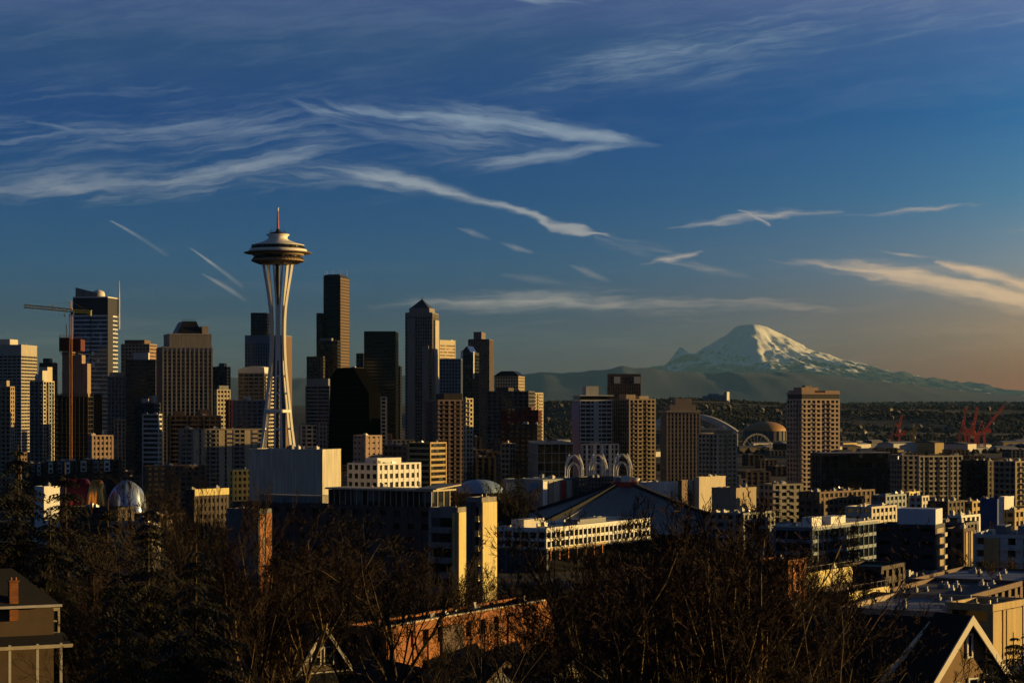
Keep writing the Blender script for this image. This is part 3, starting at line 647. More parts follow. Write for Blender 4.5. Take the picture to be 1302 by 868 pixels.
B('glass_block', 'dark glass block with a pale square grid left of the white arches', 'building', 672, 683.5, 729, 562, 1280, 5, OFFW, G_K, 5.8, .05, 4.6, .06, pp=.1, units=3, parapet=1.2)
B('apartment_block', 'brown apartment tower of stacked balconies right of the pyramid tower', T, 540, 557, 593, 508, 1420, 17, PINK, G_L, 2.95, .34, 3.6, .32, bal=[('R', .12, .3), ('R', .55, .75), ('L', .3, .7)], balm=BROWN, units=1, pent=[(.3, .95, .2, .8, 5, DBROWN)])
B('apartment_block', 'bright cream end block joined right of the brown balcony tower', T, 589, 592.5, 601.5, 506, 1400, 42, CREAM, G_L, 2.95, .4, 3.4, .3, units=1, bal=[('R', .3, .8)])
B('office_block', 'orange sunlit banded block below the brown balcony tower', 'building', 519, 547, 567.5, 562, 1210, 56, OCHRE, G_D, 3.3, .4, 20, .05, units=2)
B('office_block', 'low brown blocky office behind the white windowed building', 'building', 488, 511, 532, 566, 1330, 48, BROWN, G_D, 3.3, .5, 4, .4, units=3)
# ---- right half
o = B(AP, 'white apartment tower with a flat projecting roof slab', T, 727.5, 738, 778, 508, 1500, 16, WHITE, G_L, 2.95, .40, 4.2, .07, units=0, bal=[('R', .02, .3), ('R', .72, .98)], balm=OFFW, blank=[('R', .42, .58, OFFW)])
MB().box(-.5, o.a+1, -1, o.b+1, o.H+2.6, o.H+3.2).build('roof_slab', WHITE, o.root); MB().box(.5, o.a-1, 1.5, o.b-1, o.H, o.H+2.6).build('penthouse', G_D, o.root)
MB().box(o.a*.22, o.a*.62, 3, o.b*.6, o.H+3.2, o.H+9.5).build('lift_tower', OFFW, o.root)
MB().box(-.7, -.3, .5, o.b-1, 3, o.H-2).build('blue_glazing', mat('blue_panel', (.16, .24, .36), .5), o.root)
B('apartment_block', 'white framed block at the foot of the white apartment tower', 'building', 737.5, 740, 787, 564, 1440, 11, OFFW, G_L, 3.2, .3, 3.2, .35, units=3, blank=[('R', .1, .16, WHITE), ('R', .3, .36, WHITE), ('R', .52, .58, WHITE), ('R', .72, .8, WHITE)])
o = B(SK, 'brown box tower rising behind the white apartment tower', T, 772.5, 776, 814.5, 475, 2250, 12, BROWN, G_R, 3.5, .35, 2.6, .35, units=0, top=3)
for t in (.22, .88): MB().box(o.a*t-3.4, o.a*t+3.4, -.5, -.2, o.H-10, o.H-3).build('pale_panel', OFFW, o.root)  # off-white panels near the top of the front
B(AP, 'tan apartment tower with a grey left face right of the white apartment tower', T, 777, 800, 833.5, 507, 1500, 24, TAN, G_L, 2.95, .34, 3.6, .32, bal=[('R', .3, .48), ('R', .72, .92), ('L', .15, .4)], units=3, pent=[(.1, .45, .3, .7, 4, TAN), (.6, .95, .3, .7, 3, TANL)])
o = B(AP, 'tan tower with a stepped penthouse left of the white stadium arch', T, 840.5, 848, 890, 524, 1470, 13, TAN, G_L, 2.75, .36, 2.5, .45, pp=.3, units=0)
MB().box(-.8, o.a+.8, -.8, o.b+.8, o.H, o.H+1.2).build('cornice', TANL, o.root); MB().box(o.a*.12, o.a*.9, 2, o.b-2, o.H+1.2, o.H+5).build('penthouse', TAN, o.root)
MB().box(o.a*.3, o.a*.8, 3, o.b-3, o.H+5, o.H+9.5).build('penthouse', TAN, o.root)
o = B(AP, 'shorter apartment tower with a round flat cap right of the tan tower', T, 888, 912, 937, 551, 1370, 36, CREAM, G_L, 2.9, .36, 3.8, .28, bal=[('R', .45, .62), ('L', .3, .6)], units=0)
MB().lathe([(1, 0), (8.2, .05), (8.2, 1.0), (1, 1.1)], 28, o.a*.62, 6).build('round_cap', TANL, o.root, loc=(0, 0, o.H+1.4)); MB().lathe([(6.4, 0), (6.4, 1.4)], 28, o.a*.62, 6).build('penthouse', TANL, o.root, loc=(0, 0, o.H))
o = B(AP, 'lone broad apartment tower with pinkish front standing right of the mountain', T, 1000.5, 1019.5, 1067.5, 507, 1370, 24, mat('pale_pink', (.55, .42, .33), streaks=.2), G_L, 2.95, .36, 3.4, .34, bal=[('R', .04, .2), ('R', .34, .5), ('R', .72, .94), ('L', .2, .5)], units=0)
MB().box(.3, o.a-.3, .3, o.b-.3, o.H, o.H+3).build('attic', DARK, o.root); MB().box(-.3, o.a+.3, -.3, o.b+.3, o.H+3, o.H+4).build('cornice', PINK, o.root)
for t0, t1 in ((0, .34), (.62, 1)): MB().box(o.a*t0, o.a*t1, 0, o.b*.9, o.H+4, o.H+5.4).build('parapet_block', PINK, o.root)
MB().box(o.a*.06, o.a*.5, 3, o.b*.7, o.H+5.4, o.H+7.4).build('penthouse', PINK, o.root); MB().box(o.a*.2, o.a*.38, 5, o.b*.5, o.H+7.4, o.H+8.6).build('lift_room', CONC, o.root)
o = B('glass_block', 'long dark glass block with a pale rim right of the lone tower foot', 'building', 1030.5, 1044, 1131, 576, 1230, 12, DARK, G_D, 3.6, .12, 5, .05, units=4, parapet=1.4, pent=[(.3, .5, .3, .7, 3.2, CONC), (.62, .8, .3, .6, 4, GREY)])
MB().box(o.a*.42, o.a*1.0, -.35, -.2, o.H-5.5, o.H-.6).build('glass_storey', G_G, o.root); MB().box(-.4, o.a+.4, -.4, o.b*.6, o.H+.01, o.H+.5).build('roof_rim', OFFW, o.root)
B('apartment_block', 'grey apartment block with dark bays right of the dark glass block', 'building', 1127, 1147, 1169, 578, 1310, 18, CONC, G_L, 3, .36, 3.6, .35, bal=[('R', .3, .6)], units=3)
B('apartment_block', 'cream apartment block of four pale bays right of the red crane', 'building', 1166, 1168.5, 1224, 579, 1290, 19, CREAM, G_L, 3, .36, 3.2, .3, bal=[('R', .2, .28), ('R', .45, .53), ('R', .7, .78)], blank=[('R', .19, .23, DBROWN), ('R', .44, .48, DBROWN), ('R', .69, .73, DBROWN)], units=3)
B('apartment_block', 'dark apartment block with brown right end near the right edge', 'building', 1222.5, 1256, 1266.5, 585, 1240, 40, DBROWN, G_L, 3, .36, 4, .3, bal=[('L', .2, .45), ('L', .6, .85)], units=4)
B('apartment_block', 'grey apartment block with tan right face cut by the right edge', 'building', 1264, 1291, 1318, 586, 1200, 34, TAN, G_L, 3, .36, 4, .3, bal=[('L', .1, .4), ('L', .5, .9), ('R', .3, .6)], units=4)
# ---------------------------------------------------------------- observation tower
def needle():
    Y = 1280.0; k = Y/F; cx = (353.3-651)*k; z0 = ground_z(0, Y)-.5
    root = thing('observation_tower', 'white observation tower on three curved legs with a saucer top and red spire', 'tower', (cx, Y, z0))
    Z = lambda py: EYE+(HOR-py)*k-z0
    wht = mat('needle_white', (.80, .76, .68), .5, .06, fine=.05); drk = mat('needle_dark', (.03, .027, .025), .5)
    tan = mat('needle_tan', (.42, .30, .17), .6); G = glass('saucer_glass', (.02, .02, .022), 1.2, 50, .08, .1, .3)
    def lathe(name, prof, m, n=64, smooth=True): return MB().lathe([(r*k, Z(y)) for r, y in prof], n).build(name, m, root, smooth)
    R_tab = [(334, 17.6), (350, 15.4), (370, 12.4), (388, 10.2), (405, 9.0), (425, 8.6), (445, 9.0), (470, 10.3), (495, 12.8), (520, 15.6), (545, 18.2), (572, 22), (610, 26), (660, 31)]
    S_tab = [(334, 5.8), (350, 4.8), (370, 3.3), (388, 2.1), (405, 1.8), (445, 1.8), (462, 2.1), (480, 2.6), (520, 3.5), (572, 4.6), (660, 6.8)]
    for ang in (157, 277, 37):
        ca, sa = math.cos(R(ang)), math.sin(R(ang)); leg = MB()
        for sg in (-1, 1):
            pts = []
            for i in range(40):
                py = 333+i*(655-333)/39; r = lerp_tab(R_tab, py)*k; s_ = lerp_tab(S_tab, py)*k*sg
                pts.append(Vector((r*ca-s_*sa, r*sa+s_*ca, Z(py))))
            for i in range(39):   # box girder, wider radially than across
                n = len(leg.v)
                for p in (pts[i], pts[i+1]):
                    for u, v in ((-.75, -.55), (.75, -.55), (.75, .55), (-.75, .55)): leg.v.append((p.x+ca*u-sa*v, p.y+sa*u+ca*v, p.z))
                for f in ((0, 1, 5, 4), (1, 2, 6, 5), (2, 3, 7, 6), (3, 0, 4, 7)): leg.face(*[n+q for q in f])
        # web joining the pair along the waist
        for i in range(14):
            py0, py1 = 388+i*5, 393+i*5; n = len(leg.v)
            for py in (py0, py1):
                r = lerp_tab(R_tab, py)*k; h = lerp_tab(S_tab, py)*k
                for u, v in ((-.45, -h), (.45, -h), (.45, h), (-.45, h)): leg.v.append((r*ca+ca*u-sa*v, r*sa+sa*u+ca*v, Z(py)))
            for f in ((0, 1, 5, 4), (1, 2, 6, 5), (2, 3, 7, 6), (3, 0, 4, 7)): leg.face(*[n+q for q in f])
        lo = leg.build('leg', wht, root)
        for py in (478, 500, 522, 545, 572):
            r = lerp_tab(R_tab, py)*k; h = lerp_tab(S_tab, py)*k
            MB().beam((r*ca+sa*h, r*sa-ca*h, Z(py)), (r*ca-sa*h, r*sa+ca*h, Z(py)), .9, 1.1).build('rung', wht, lo)
    # lift shaft with lattice
    core = MB(); core.prism([(2.5*k*math.cos(R(60*i)), 2.5*k*math.sin(R(60*i))) for i in range(6)], 0, Z(330)); c_ = core.build('shaft', drk, root)
    m = MB()
    for i in range(6):
        a0, a1 = R(60*i), R(60*i+60); p = lambda a, z: (2.75*k*math.cos(a), 2.75*k*math.sin(a), z)
        m.beam(p(a0, 0), p(a0, Z(331)), .3)
        for j in range(38):
            z_, z2 = 2+j*3.2, 2+(j+1)*3.2
            m.beam(p(a0, z_), p(a1, z2), .16); m.beam(p(a1, z_), p(a0, z2), .16)
    m.build('lattice', mat('lattice_brown', (.10, .075, .05), .6), c_)
    # mid-height deck
    lathe('skyline_deck', [(2, 524.6), (14.6, 524.6), (16.4, 523.8), (16.4, 521.2), (14.6, 520.4), (2, 520.4)], wht, 6, False)
    # saucer
    lathe('underside', [(3, 336), (22, 335.6), (27, 334.2), (33.4, 331.6), (33.2, 330.8), (30.5, 328.4), (3, 328.2)], tan)
    m = MB()
    for i in range(48):
        a = R(360*i/48); p = lambda r, y: (r*k*math.cos(a), r*k*math.sin(a), Z(y))
        m.beam(p(23, 335.7), p(33.3, 331.9), .2, .55); m.beam(p(33.3, 331.2), p(30.7, 328.2), .2, .5)
    m.build('rib', mat('rib_brown', (.12, .085, .05), .6), root)
    lathe('restaurant_glass', [(3, 328.2), (30.6, 328.2), (31.6, 324.6), (3, 324.5)], G)
    lathe('lower_ring', [(3, 324.5), (32.8, 324.5), (33.2, 323.4), (33.0, 322.4), (3, 322.3)], tan)
    lathe('halo', [(30, 322.8), (41.8, 322.5), (43.3, 321.6), (43.2, 321.2), (41.5, 320.7), (30, 320.4)], mat('halo_brown', (.16, .12, .08), .6))
    m = MB()
    for i in range(24):
        a = R(360*i/24); m.beam((31*k*math.cos(a), 31*k*math.sin(a), Z(322.6)), (42.5*k*math.cos(a), 42.5*k*math.sin(a), Z(321.9)), .25, .4)
    m.build('halo_spoke', drk, root)
    lathe('upper_ring', [(3, 320.5), (36.4, 320.5), (37.2, 319.4), (36.3, 317.2), (34.6, 316.6), (3, 316.5)], wht)
    lathe('deck_glass', [(3, 316.6), (33.6, 316.6), (32.6, 312.2), (3, 312.1)], G)
    m = MB()
    for i in range(40):
        a = R(360*i/40); m.beam((33.8*k*math.cos(a), 33.8*k*math.sin(a), Z(316.6)), (32.9*k*math.cos(a), 32.9*k*math.sin(a), Z(312.2)), .22)
    m.build('mullion', drk, root)
    lathe('roof', [(3, 312.3), (33.6, 312.3), (33.4, 311.5), (27, 310), (20, 307.6), (14.6, 305.4), (12.3, 303.6), (11.9, 302), (12.6, 300.4), (14.8, 298.6), (14.6, 298), (3, 297.9)], wht)
    lathe('crown', [(2, 298), (10.8, 297.8), (11, 296.4), (7, 295.6), (3, 294.4), (1.6, 291)], drk, 24)
    m = MB()
    for i in range(16):
        a = R(360*i/16+5); h = 1.0+2.2*((i*7) % 5)/5; x, y = 9.5*k*math.cos(a), 9.5*k*math.sin(a); m.tube([(x, y, Z(297)), (x, y, Z(296)+h)], .12, 4)
    m.build('crown_rail', drk, root)
    MB().tube([(0, 0, Z(293)), (0, 0, Z(283)), (0, 0, Z(270)), (0, 0, Z(264.5))], [.75, .6, .42, .2], 8).build('spire', mat('spire_red', (.50, .16, .08), .5), root)
    MB().tube([(0, 0, Z(268.5)), (0, 0, Z(264.2))], .55, 8).build('beacon', wht, root)
needle()

# ---------------------------------------------------------------- building site with its tower crane
def site():
    Y = 1650.0; k = Y/F; c0 = W(96, 590, Y); root = thing('unfinished_tower', 'unfinished concrete tower with red formwork on top and dark open floors below', 'tower', (c0.x, Y, c0.z-2))
    X = lambda px: (px-96)*k; Z = lambda py: (590-py)*k+2
    cc = mat('raw_concrete', (.36, .26, .18), .9, .2, streaks=.3)
    for x0, x1, yt in ((79, 91.5, 447), (93, 104, 451), (104.5, 111, 462)):
        s = MB(); s.box(X(x0), X(x1), 0, 14, Z(505), Z(yt))
        h = Z(505)
        while h < Z(yt)-3: s.box(X(x0)-.25, X(x1)+.25, -.25, 14.2, h, h+.35); h += 3.6
        s.build('core_shaft', cc, root)
        w = MB(); h = Z(505)+1
        n = int((Z(yt)-Z(505))/3.6)
    for x0, x1, y0, y1 in ((76, 88, 426, 446), (88.5, 103, 428, 446), (78, 100, 446.4, 449)):
        f = MB(); f.box(X(x0), X(x1), -1.6, 15.5, Z(y1), Z(y0)-2)
        nn = max(3, int((x1-x0)/1.7))
        for i in range(nn+1):
            x = X(x0)+(X(x1)-X(x0))*i/nn; f.box(x-.15, x+.15, -1.9, -1.6, Z(y1)-1, Z(y0)+(1.2 if i % 2 else -.4))
        f.build('formwork', DRED if y1 < 446.2 else DBROWN, root)
    fl = MB(); h = 1.0
    while h < Z(499): fl.box(X(68), X(112), -2, 20, h, h+.45); h += 3.5
    for i in range(9):
        x = X(68)+(X(112)-X(68))*i/8
        for y in (-1.6, 9, 19): fl.box(x-.3, x+.3, y-.3, y+.3, 0, Z(500))
    fl.build('floor_frame', DBROWN, root)
    MB().box(X(70), X(110), 8.2, 8.6, 0, Z(502)).build('inner_wall', DARK, root)
    MB().tube([(X(83), 4, Z(430)), (X(83), 4, Z(412))], .35, 5).build('mast', DARK, root)
site()
def lattice(m, p, q, w, step, r):
    """square lattice girder from p to q"""
    p, q = Vector(p), Vector(q); t = (q-p).normalized(); a = t.cross(Vector((0, 1, 0.01))).normalized(); c = t.cross(a).normalized(); L = (q-p).length; n = max(2, int(L/step))
    cs = [(a*i+c*j)*(w/2) for i, j in ((-1, -1), (1, -1), (1, 1), (-1, 1))]
    for o in cs: m.beam(p+o, q+o, r*2)
    for i in range(n):
        s0, s1 = p+t*(L*i/n), p+t*(L*(i+1)/n)
        for j in range(4): m.beam(s0+cs[j], s1+cs[(j+1) % 4], r*1.2)
    return m
def tower_crane():
    Y = 1640.0; k = Y/F; base = W(91, 590, Y); root = thing('tower_crane', 'orange hammerhead tower crane reaching left from the unfinished tower', 'crane', base)
    X = lambda px: (px-91)*k; Z = lambda py: (590-py)*k
    m_o = mat('crane_orange', (.92, .52, .06), .5, .1); m_y = mat('crane_yellow', (.95, .70, .08), .5, .1)
    lattice(MB(), (0, -3, 0), (0, -3, Z(399)), 1.8, 2.4, .17).build('mast', mat('mast_orange', (.5, .2, .04)), root)
    lattice(MB(), (0, -3, Z(397)), (0, -3, Z(383)), 1.1, 1.8, .14).build('apex', m_o, root)
    lattice(MB(), (X(93), -3, Z(395)), (X(33), -6, Z(389.6)), 2.2, 2.6, .34).build('jib', m_o, root)
    lattice(MB(), (X(93), -3, Z(395.5)), (X(117), -2, Z(396.5)), 1.9, 2.4, .3).build('counter_jib', m_y, root)
    m = MB(); m.beam((0, -3, Z(383.5)), (X(55), -5, Z(391)), .14); m.beam((0, -3, Z(383.5)), (X(115), -2, Z(396)), .14); m.build('tie_rod', m_o, root)
    m = MB(); m.box(X(112), X(116.5), -3.2, -.8, Z(401.5), Z(395)); m.build('counterweight', mat('crane_weight', (.5, .42, .12), .7), root)
    m = MB(); m.prism([(X(91.5), -5.6), (X(95.5), -5.6), (X(95.5), -3.7), (X(91.5), -3.7)], Z(400.5), Z(396.3)); c = m.build('cab', WHITE, root)
    MB().box(X(92), X(95.2), -5.75, -5.62, Z(399.6), Z(397.4)).build('window', G_K, c)
    m = MB(); m.box(X(83.5), X(84.5), -6, -5, Z(396), Z(394.5)); m.beam((X(84), -5.5, Z(396)), (X(84), -5.5, Z(401)), .15); m.box(X(83.4), X(84.6), -6, -5, Z(403), Z(401)); m.build('hook_block', m_o, root)
    MB().tube([(X(69), -4.5, Z(393)), (X(69), -4.5, Z(387))], .3, 5).build('light_mast', m_o, root)
tower_crane()

# ---------------------------------------------------------------- harbour: gantry cranes, sheds, stadium
RCR = mat('crane_red', (.90, .24, .09), .55, .12)
def gantry(name, label, base_px, base_py, legs, boom, Y, house=True, m=RCR, rail=None):
    """quay crane: legs = columns, boom = (foot, tip) in photo pixels at distance Y"""
    k = Y/F; b = W(base_px, base_py, Y); root = thing(name, label, 'crane', b, group='quay cranes at the harbour')
    X = lambda px: (px-base_px)*k; Z = lambda py: (base_py-py)*k
    top = min(l[1] for l in legs)
    for lx, lt in legs:
        for d in (-7, 7): MB().beam((X(lx), d, 0), (X(lx), d, Z(lt)), 2.1).build('leg', m, root)
    x0, x1 = X(min(l[0] for l in legs)), X(max(l[0] for l in legs))
    h = MB(); h.beam((x0-2, 0, Z(top)), (x1+14, 0, Z(top)), 2.6, 3.2)
    for t in (.45,): h.beam((x0, -7, Z(top)*t), (x1, -7, Z(top)*t), 1.6)
    for lx in (x0, x1): h.beam((lx, -7, Z(top)*.98), (lx, 7, Z(top)*.98), 1.6)
    h.build('girder', m, root)
    (fx, fy), (tx, ty) = boom
    lattice(MB(), (X(fx), 0, Z(fy)), (X(tx), 0, Z(ty)), 3.6, 6, .55).build('boom', m, root)
    fr = MB(); ax = x0+(x1-x0)*.5; az = Z(top)+24; fr.beam((x0, -3, Z(top)), (ax, 0, az), 1.3); fr.beam((x1, -3, Z(top)), (ax, 0, az), 1.3); fr.beam((ax, 0, az), (X(fx)*.4+X(tx)*.6, 0, Z(fy)*.4+Z(ty)*.6), .6); fr.build('pylon', m, root)
    if house:
        hb = MB(); hb.box(x1+2, x1+13, -4, 4, Z(top)+1.8, Z(top)+8); hb.box(x1+3, x1+12, -4.2, -4, Z(top)+3.2, Z(top)+6.4); hb.build('machine_house', m, root)
gantry('quay_crane', 'red quay crane with raised boom left of the yellow crane', 1136, 572, [(1134, 552), (1144, 552)], ((1140, 554), (1147, 527)), 4300)
gantry('quay_crane', 'red quay crane with the leftmost raised boom of the right cluster', 1224, 579, [(1220, 549), (1228, 549)], ((1224, 550), (1228, 517)), 4500)
gantry('quay_crane', 'red quay crane with upright boom second in the right cluster', 1236, 579, [(1232, 552), (1240.5, 552)], ((1237, 552), (1242.5, 517)), 4550, house=False)
gantry('quay_crane', 'red quay crane with long boom slanting right at the cluster end', 1248, 579, [(1244, 549), (1252, 549)], ((1250, 549), (1277, 515.5)), 4600)
def yellow_crane():
    Y = 3900; k = Y/F; root = thing('yellow_crane', 'small yellow tower crane between the red cranes', 'crane', W(1162, 576, Y))
    my = mat('crane_mustard', (.60, .38, .05), .5)
    lattice(MB(), (0, 0, 0), (0, 0, 30*k), 2.6, 4, .45).build('mast', my, root)
    lattice(MB(), (-8*k, 0, 26*k), (6.5*k, 0, 33*k), 2.6, 4, .5).build('jib', my, root)
    MB().box(-9.5*k, -6*k, -2, 2, 22.5*k, 26.5*k).build('counterweight', my, root)
    MB().tube([(0, 0, 30*k), (0, 0, 38*k)], [.8, .3], 5).build('apex', my, root)
    MB().box(-1, 3.5, -3, -1, 26*k, 29*k).build('cab', my, root)
yellow_crane()
def stadium():
    Y = 3750; k = Y/F; b = W(880, 575, Y); root = thing('stadium', 'stadium under a big white arched roof truss behind the tan tower', 'stadium', b)
    X = lambda px: (px-880)*k; Z = lambda py: (575-py)*k
    for d in (0, 150):
        a = MB(); up = []; lo = []
        for i in range(41):
            t = -1+2*i/40; x = X(880)+t*58*k; zz = Z(549)+22*k*(1-t*t); up.append(Vector((x, d, zz))); lo.append(Vector((x*.965, d, zz-2.6*k)))
        a.tube(up, 2.6, 6); a.tube(lo, 1.5, 5)
        for i in range(40): a.beam(up[i], lo[i+1], .7); a.beam(up[i+1], lo[i], .7)
        ar = a.build('arch_truss', WHITE, root)
        h = MB()
        for i in range(3, 38): h.beam(lo[i], (lo[i].x, d+8, Z(550)), .8)
        h.build('hanger', STEEL, ar)
    r = MB()
    for d0, d1 in ((4, 52), (98, 146)):
        r.slab([(X(826), d0, Z(548)), (X(934), d0, Z(548)), (X(934), d1, Z(546)), (X(826), d1, Z(546))], (0, 0, 1.5))
    r.build('roof_panel', CONCD, root)
    s = MB(); s.prism([(X(820), 20), (X(838), -12), (X(922), -12), (X(940), 20), (X(940), 130), (X(922), 165), (X(838), 165), (X(820), 130)], -2, Z(551)); s.build('grandstand', CONCD, root)
    m = MB()
    for i in range(26): m.box(X(838)+i*(84*k)/26, X(838)+i*(84*k)/26+1.1, -13, -12, 0, Z(551.5))
    m.build('pier', CONC, root)
stadium()
def dome_hall():
    Y = 3450; k = Y/F; b = W(973, 560, Y); root = thing('domed_hall', 'hall with a wide shallow brown dome roof left of the lone tower', 'hall', b)
    pr = [(26.5*k*math.cos(R(a)), 12*k+12.5*k*math.sin(R(a))) for a in range(0, 91, 9)]
    MB().lathe(pr, 48).build('dome_roof', mat('copper_brown', (.40, .22, .10), .6, .2), root, True)
    MB().lathe([(27.5*k, -1), (27.5*k, 11.6*k), (28*k, 12.1*k), (26*k, 12.3*k)], 48).build('wall', CONCD, root)
    m = MB()
    for i in range(24):
        a = R(15*i); m.beam((27.8*k*math.cos(a), 27.8*k*math.sin(a), 0), (27.8*k*math.cos(a), 27.8*k*math.sin(a), 12*k), 1.2)
    m.build('buttress', CONC, root)
dome_hall()
def hospital():
    Y = 7300; k = Y/F; b = W(911, 515, Y); root = thing('hilltop_hospital', 'pale stepped block with one brightly sunlit tower on the far hilltop', 'building', b)
    X = lambda px: (px-911)*k; Z = lambda py: (515-py)*k
    for x0, x1, yt, d in ((894, 904, 503, 30), (902, 914, 500.5, 50), (913, 921, 502, 30)):
        w = MB().box(X(x0), X(x1), 0, d, -20, Z(yt)); h = -10
        while h < Z(yt)-3: w.box(X(x0)-.4, X(x1)+.4, -.4, d, h, h+1.4); h += 4
        w.build('wing', mat('hospital_blue', (.20, .26, .32), .7), root)
    w = MB().prism([(X(920.5), 6), (X(924), -8), (X(928), 14), (X(925), 26)], -20, Z(498)); t = w.build('tower_block', OFFW, root)
    m = MB()
    for i in range(9): m.box(X(921.6), X(922.9), -1.2, -.6, -4+i*4.2, -2.2+i*4.2)
    m.build('window_column', G_D, t)
hospital()
def ferris_wheel():
    Y = 3150; k = Y/F; c = W(962, 574, Y); base = ground_z(0, Y)+2; root = thing('ferris_wheel', 'thin white waterfront ferris wheel standing left of the lone tower', 'ferris wheel', (c.x, Y, base))
    cz = c.z-base; r = 23*k; m = MB(); t = R(28)
    P = lambda a, rr, d: Vector((math.cos(a)*rr*math.cos(t)-d*math.sin(t), math.cos(a)*rr*math.sin(t)+d*math.cos(t), cz+math.sin(a)*rr))
    for d in (-1.2, 1.2):
        for rr in (r, r*.93):
            for i in range(42): m.beam(P(2*math.pi*i/42, rr, d), P(2*math.pi*(i+1)/42, rr, d), .24)
        for i in range(42): m.beam(P(2*math.pi*i/42, r*.93, d), P(2*math.pi*(i+.5)/42, r, d), .15)
    m.build('rim', CONCL, root)
    s = MB()
    for i in range(21): s.beam(P(2*math.pi*i/21, 0, 0), P(2*math.pi*i/21, r*.93, 0), .2)
    s.build('spoke', OFFW, root)
    MB().tube([P(0, 0, -5), P(0, 0, 5)], 1.6, 10).build('hub', WHITE, root)
    for d in (-6, 6):
        for sx in (-1, 1): MB().beam((sx*11*math.cos(t)-d*math.sin(t), sx*11*math.sin(t)+d*math.cos(t), 0), P(0, 0, d*.5), 1.5).build('leg', WHITE, root)
    g = MB().lathe([(.3, -2.4), (1.5, -2.2), (1.7, -.8), (1.4, -.2), (.2, 0)], 8).mesh('gondola', GREY, True)
    for i in range(42): inst('gondola', g, root, P(2*math.pi*i/42, r+.6, 0))
ferris_wheel()
# ---------------------------------------------------------------- science-park arches
def arch_tower(px, top, Y, label):
    k = Y/F; z0 = ground_z(0, Y)-.5; zt = EYE+(HOR-top)*k-z0; hw = 10.6*k; root = thing('gothic_arch_tower', label, 'arch', ((px-651)*k, Y, z0), R(4), 'slender white ribbed arches')
    def lancet(w, h, n=10):
        pts = [Vector((-w, 0, 0)), Vector((-w, 0, h-w*1.73))]
        for i in range(1, n+1):
            t = R(60)*i/n; pts.append(Vector((w-2*w*math.cos(t), 0, h-w*1.73+2*w*math.sin(t))))
        return pts
    for s in range(4):
        m = MB(); rot = Matrix.Rotation(R(90*s), 4, 'Z')
        for w, h, rad in ((hw, zt, .40), (hw*.72, zt-4.2, .30)):
            for sg in (-1, 1):
                pts = [Vector((p.x*sg, -hw, p.z)) for p in lancet(w, h)]
                # the face leans in towards the crown
                pts = [rot @ Vector((p.x, p.y*(1-.55*max(0, (p.z-(zt-1.73*hw))/(2.1*hw))**1.5), p.z)) for p in pts]
                m.tube(pts, rad, 5)
        for i in range(9):
            z = 3+i*(zt-1.73*hw-2)/8
            for sg in (-1, 1): m.beam(rot @ Vector((sg*hw, -hw, z)), rot @ Vector((sg*hw*.72, -hw, z+1.2)), .16)
        m.build('ribbed_arch', WHITE, root)
arch_tower(730, 578.0, 1180, 'white ribbed gothic arch tower farthest left, above the striped wall')
arch_tower(760.5, 578.0, 1220, 'white ribbed gothic arch tower standing between two like it')
arch_tower(791.5, 577.0, 1165, 'white ribbed gothic arch tower just behind the pointed roof tip')
# ---------------------------------------------------------------- middle distance
LQ = 58
BL = 'building'
B('theatre_hall', 'big windowless pale hall block at the needle foot with one yellow sunlit side', BL, 317, 410, 433.5, 571, 1040, 66, mat('hall_panel', (.66, .60, .47), .8, .14, .12, streaks=.35), G_D, solid=True, units=4, roof=ROOFB, parapet=.5)
o = B('office_block', 'white low office with rows of square windows right of the big hall block', BL, 442, 480, 535, 589, 1090, 52, WHITE, G_D, 4.2, .42, 4.2, .42, win=True, units=4, roof=ROOFB, pent=[(.2, .75, .3, .7, 3.4, WHITE)])
B('low_hall', 'low grey hall with a flat pale roof beside the white low office', BL, 433, 446, 500, 622, 900, 60, GREY, G_D, 3.6, .5, 4, .4, units=3, roof=ROOFB)
# brick slab with glass rooftop lounge
o = B('brick_block', 'long dark brick apartment slab in shade carrying a glass rooftop lounge', BL, 296, 549, 566, 645, 505, LQ, BRICKD, G_L, 2.9, .55, 4.0, .55, win=True, units=4, roof=ROOF)
lx = (2.0, 6.5)
MB().box(1.5, 9.5, o.b*.02, o.b*.52, o.H, o.H+3.6).build('lounge_glass', G_G, o.root)
m = MB()
for i in range(19):
    v = o.b*(.02+.5*i/18); inst('lounge_post', MB().box(1.36, 1.5, v-.08, v+.08, o.H, o.H+3.7).mesh('lounge_post', CREAM), o.root)
for i in range(4): MB().box(1.4+2.6*i, 1.6+2.6*i, o.b*.02-.16, o.b*.02, o.H, o.H+3.7).build('lounge_post', CREAM, o.root)
MB().box(.6, 10.4, o.b*.0, o.b*.53, o.H+3.7, o.H+4.1).build('lounge_roof', CREAM, o.root)
MB().slab([(.2, -1.2, o.H+4.12), (10.8, -1.2, o.H+4.9), (10.8, o.b*.08, o.H+4.9), (.2, o.b*.08, o.H+4.12)], (0, 0, .3)).build('canopy', CREAM, o.root)
MB().box(3, 9, o.b*.6, o.b*.9, o.H, o.H+1.8).build('plant_room', CONC, o.root)
B('brick_block', 'grey brick block end with an orange sunlit window strip left of the dark brick slab', BL, 289, 329, 344.5, 647, 455, LQ, BRICKG, G_L, 2.9, .5, 3.6, .5, win=True, units=2, blank=[('R', .02, .3, BRICKO), ('R', .5, .98, BRICKO), ('L', .05, .95, BRICKG)])
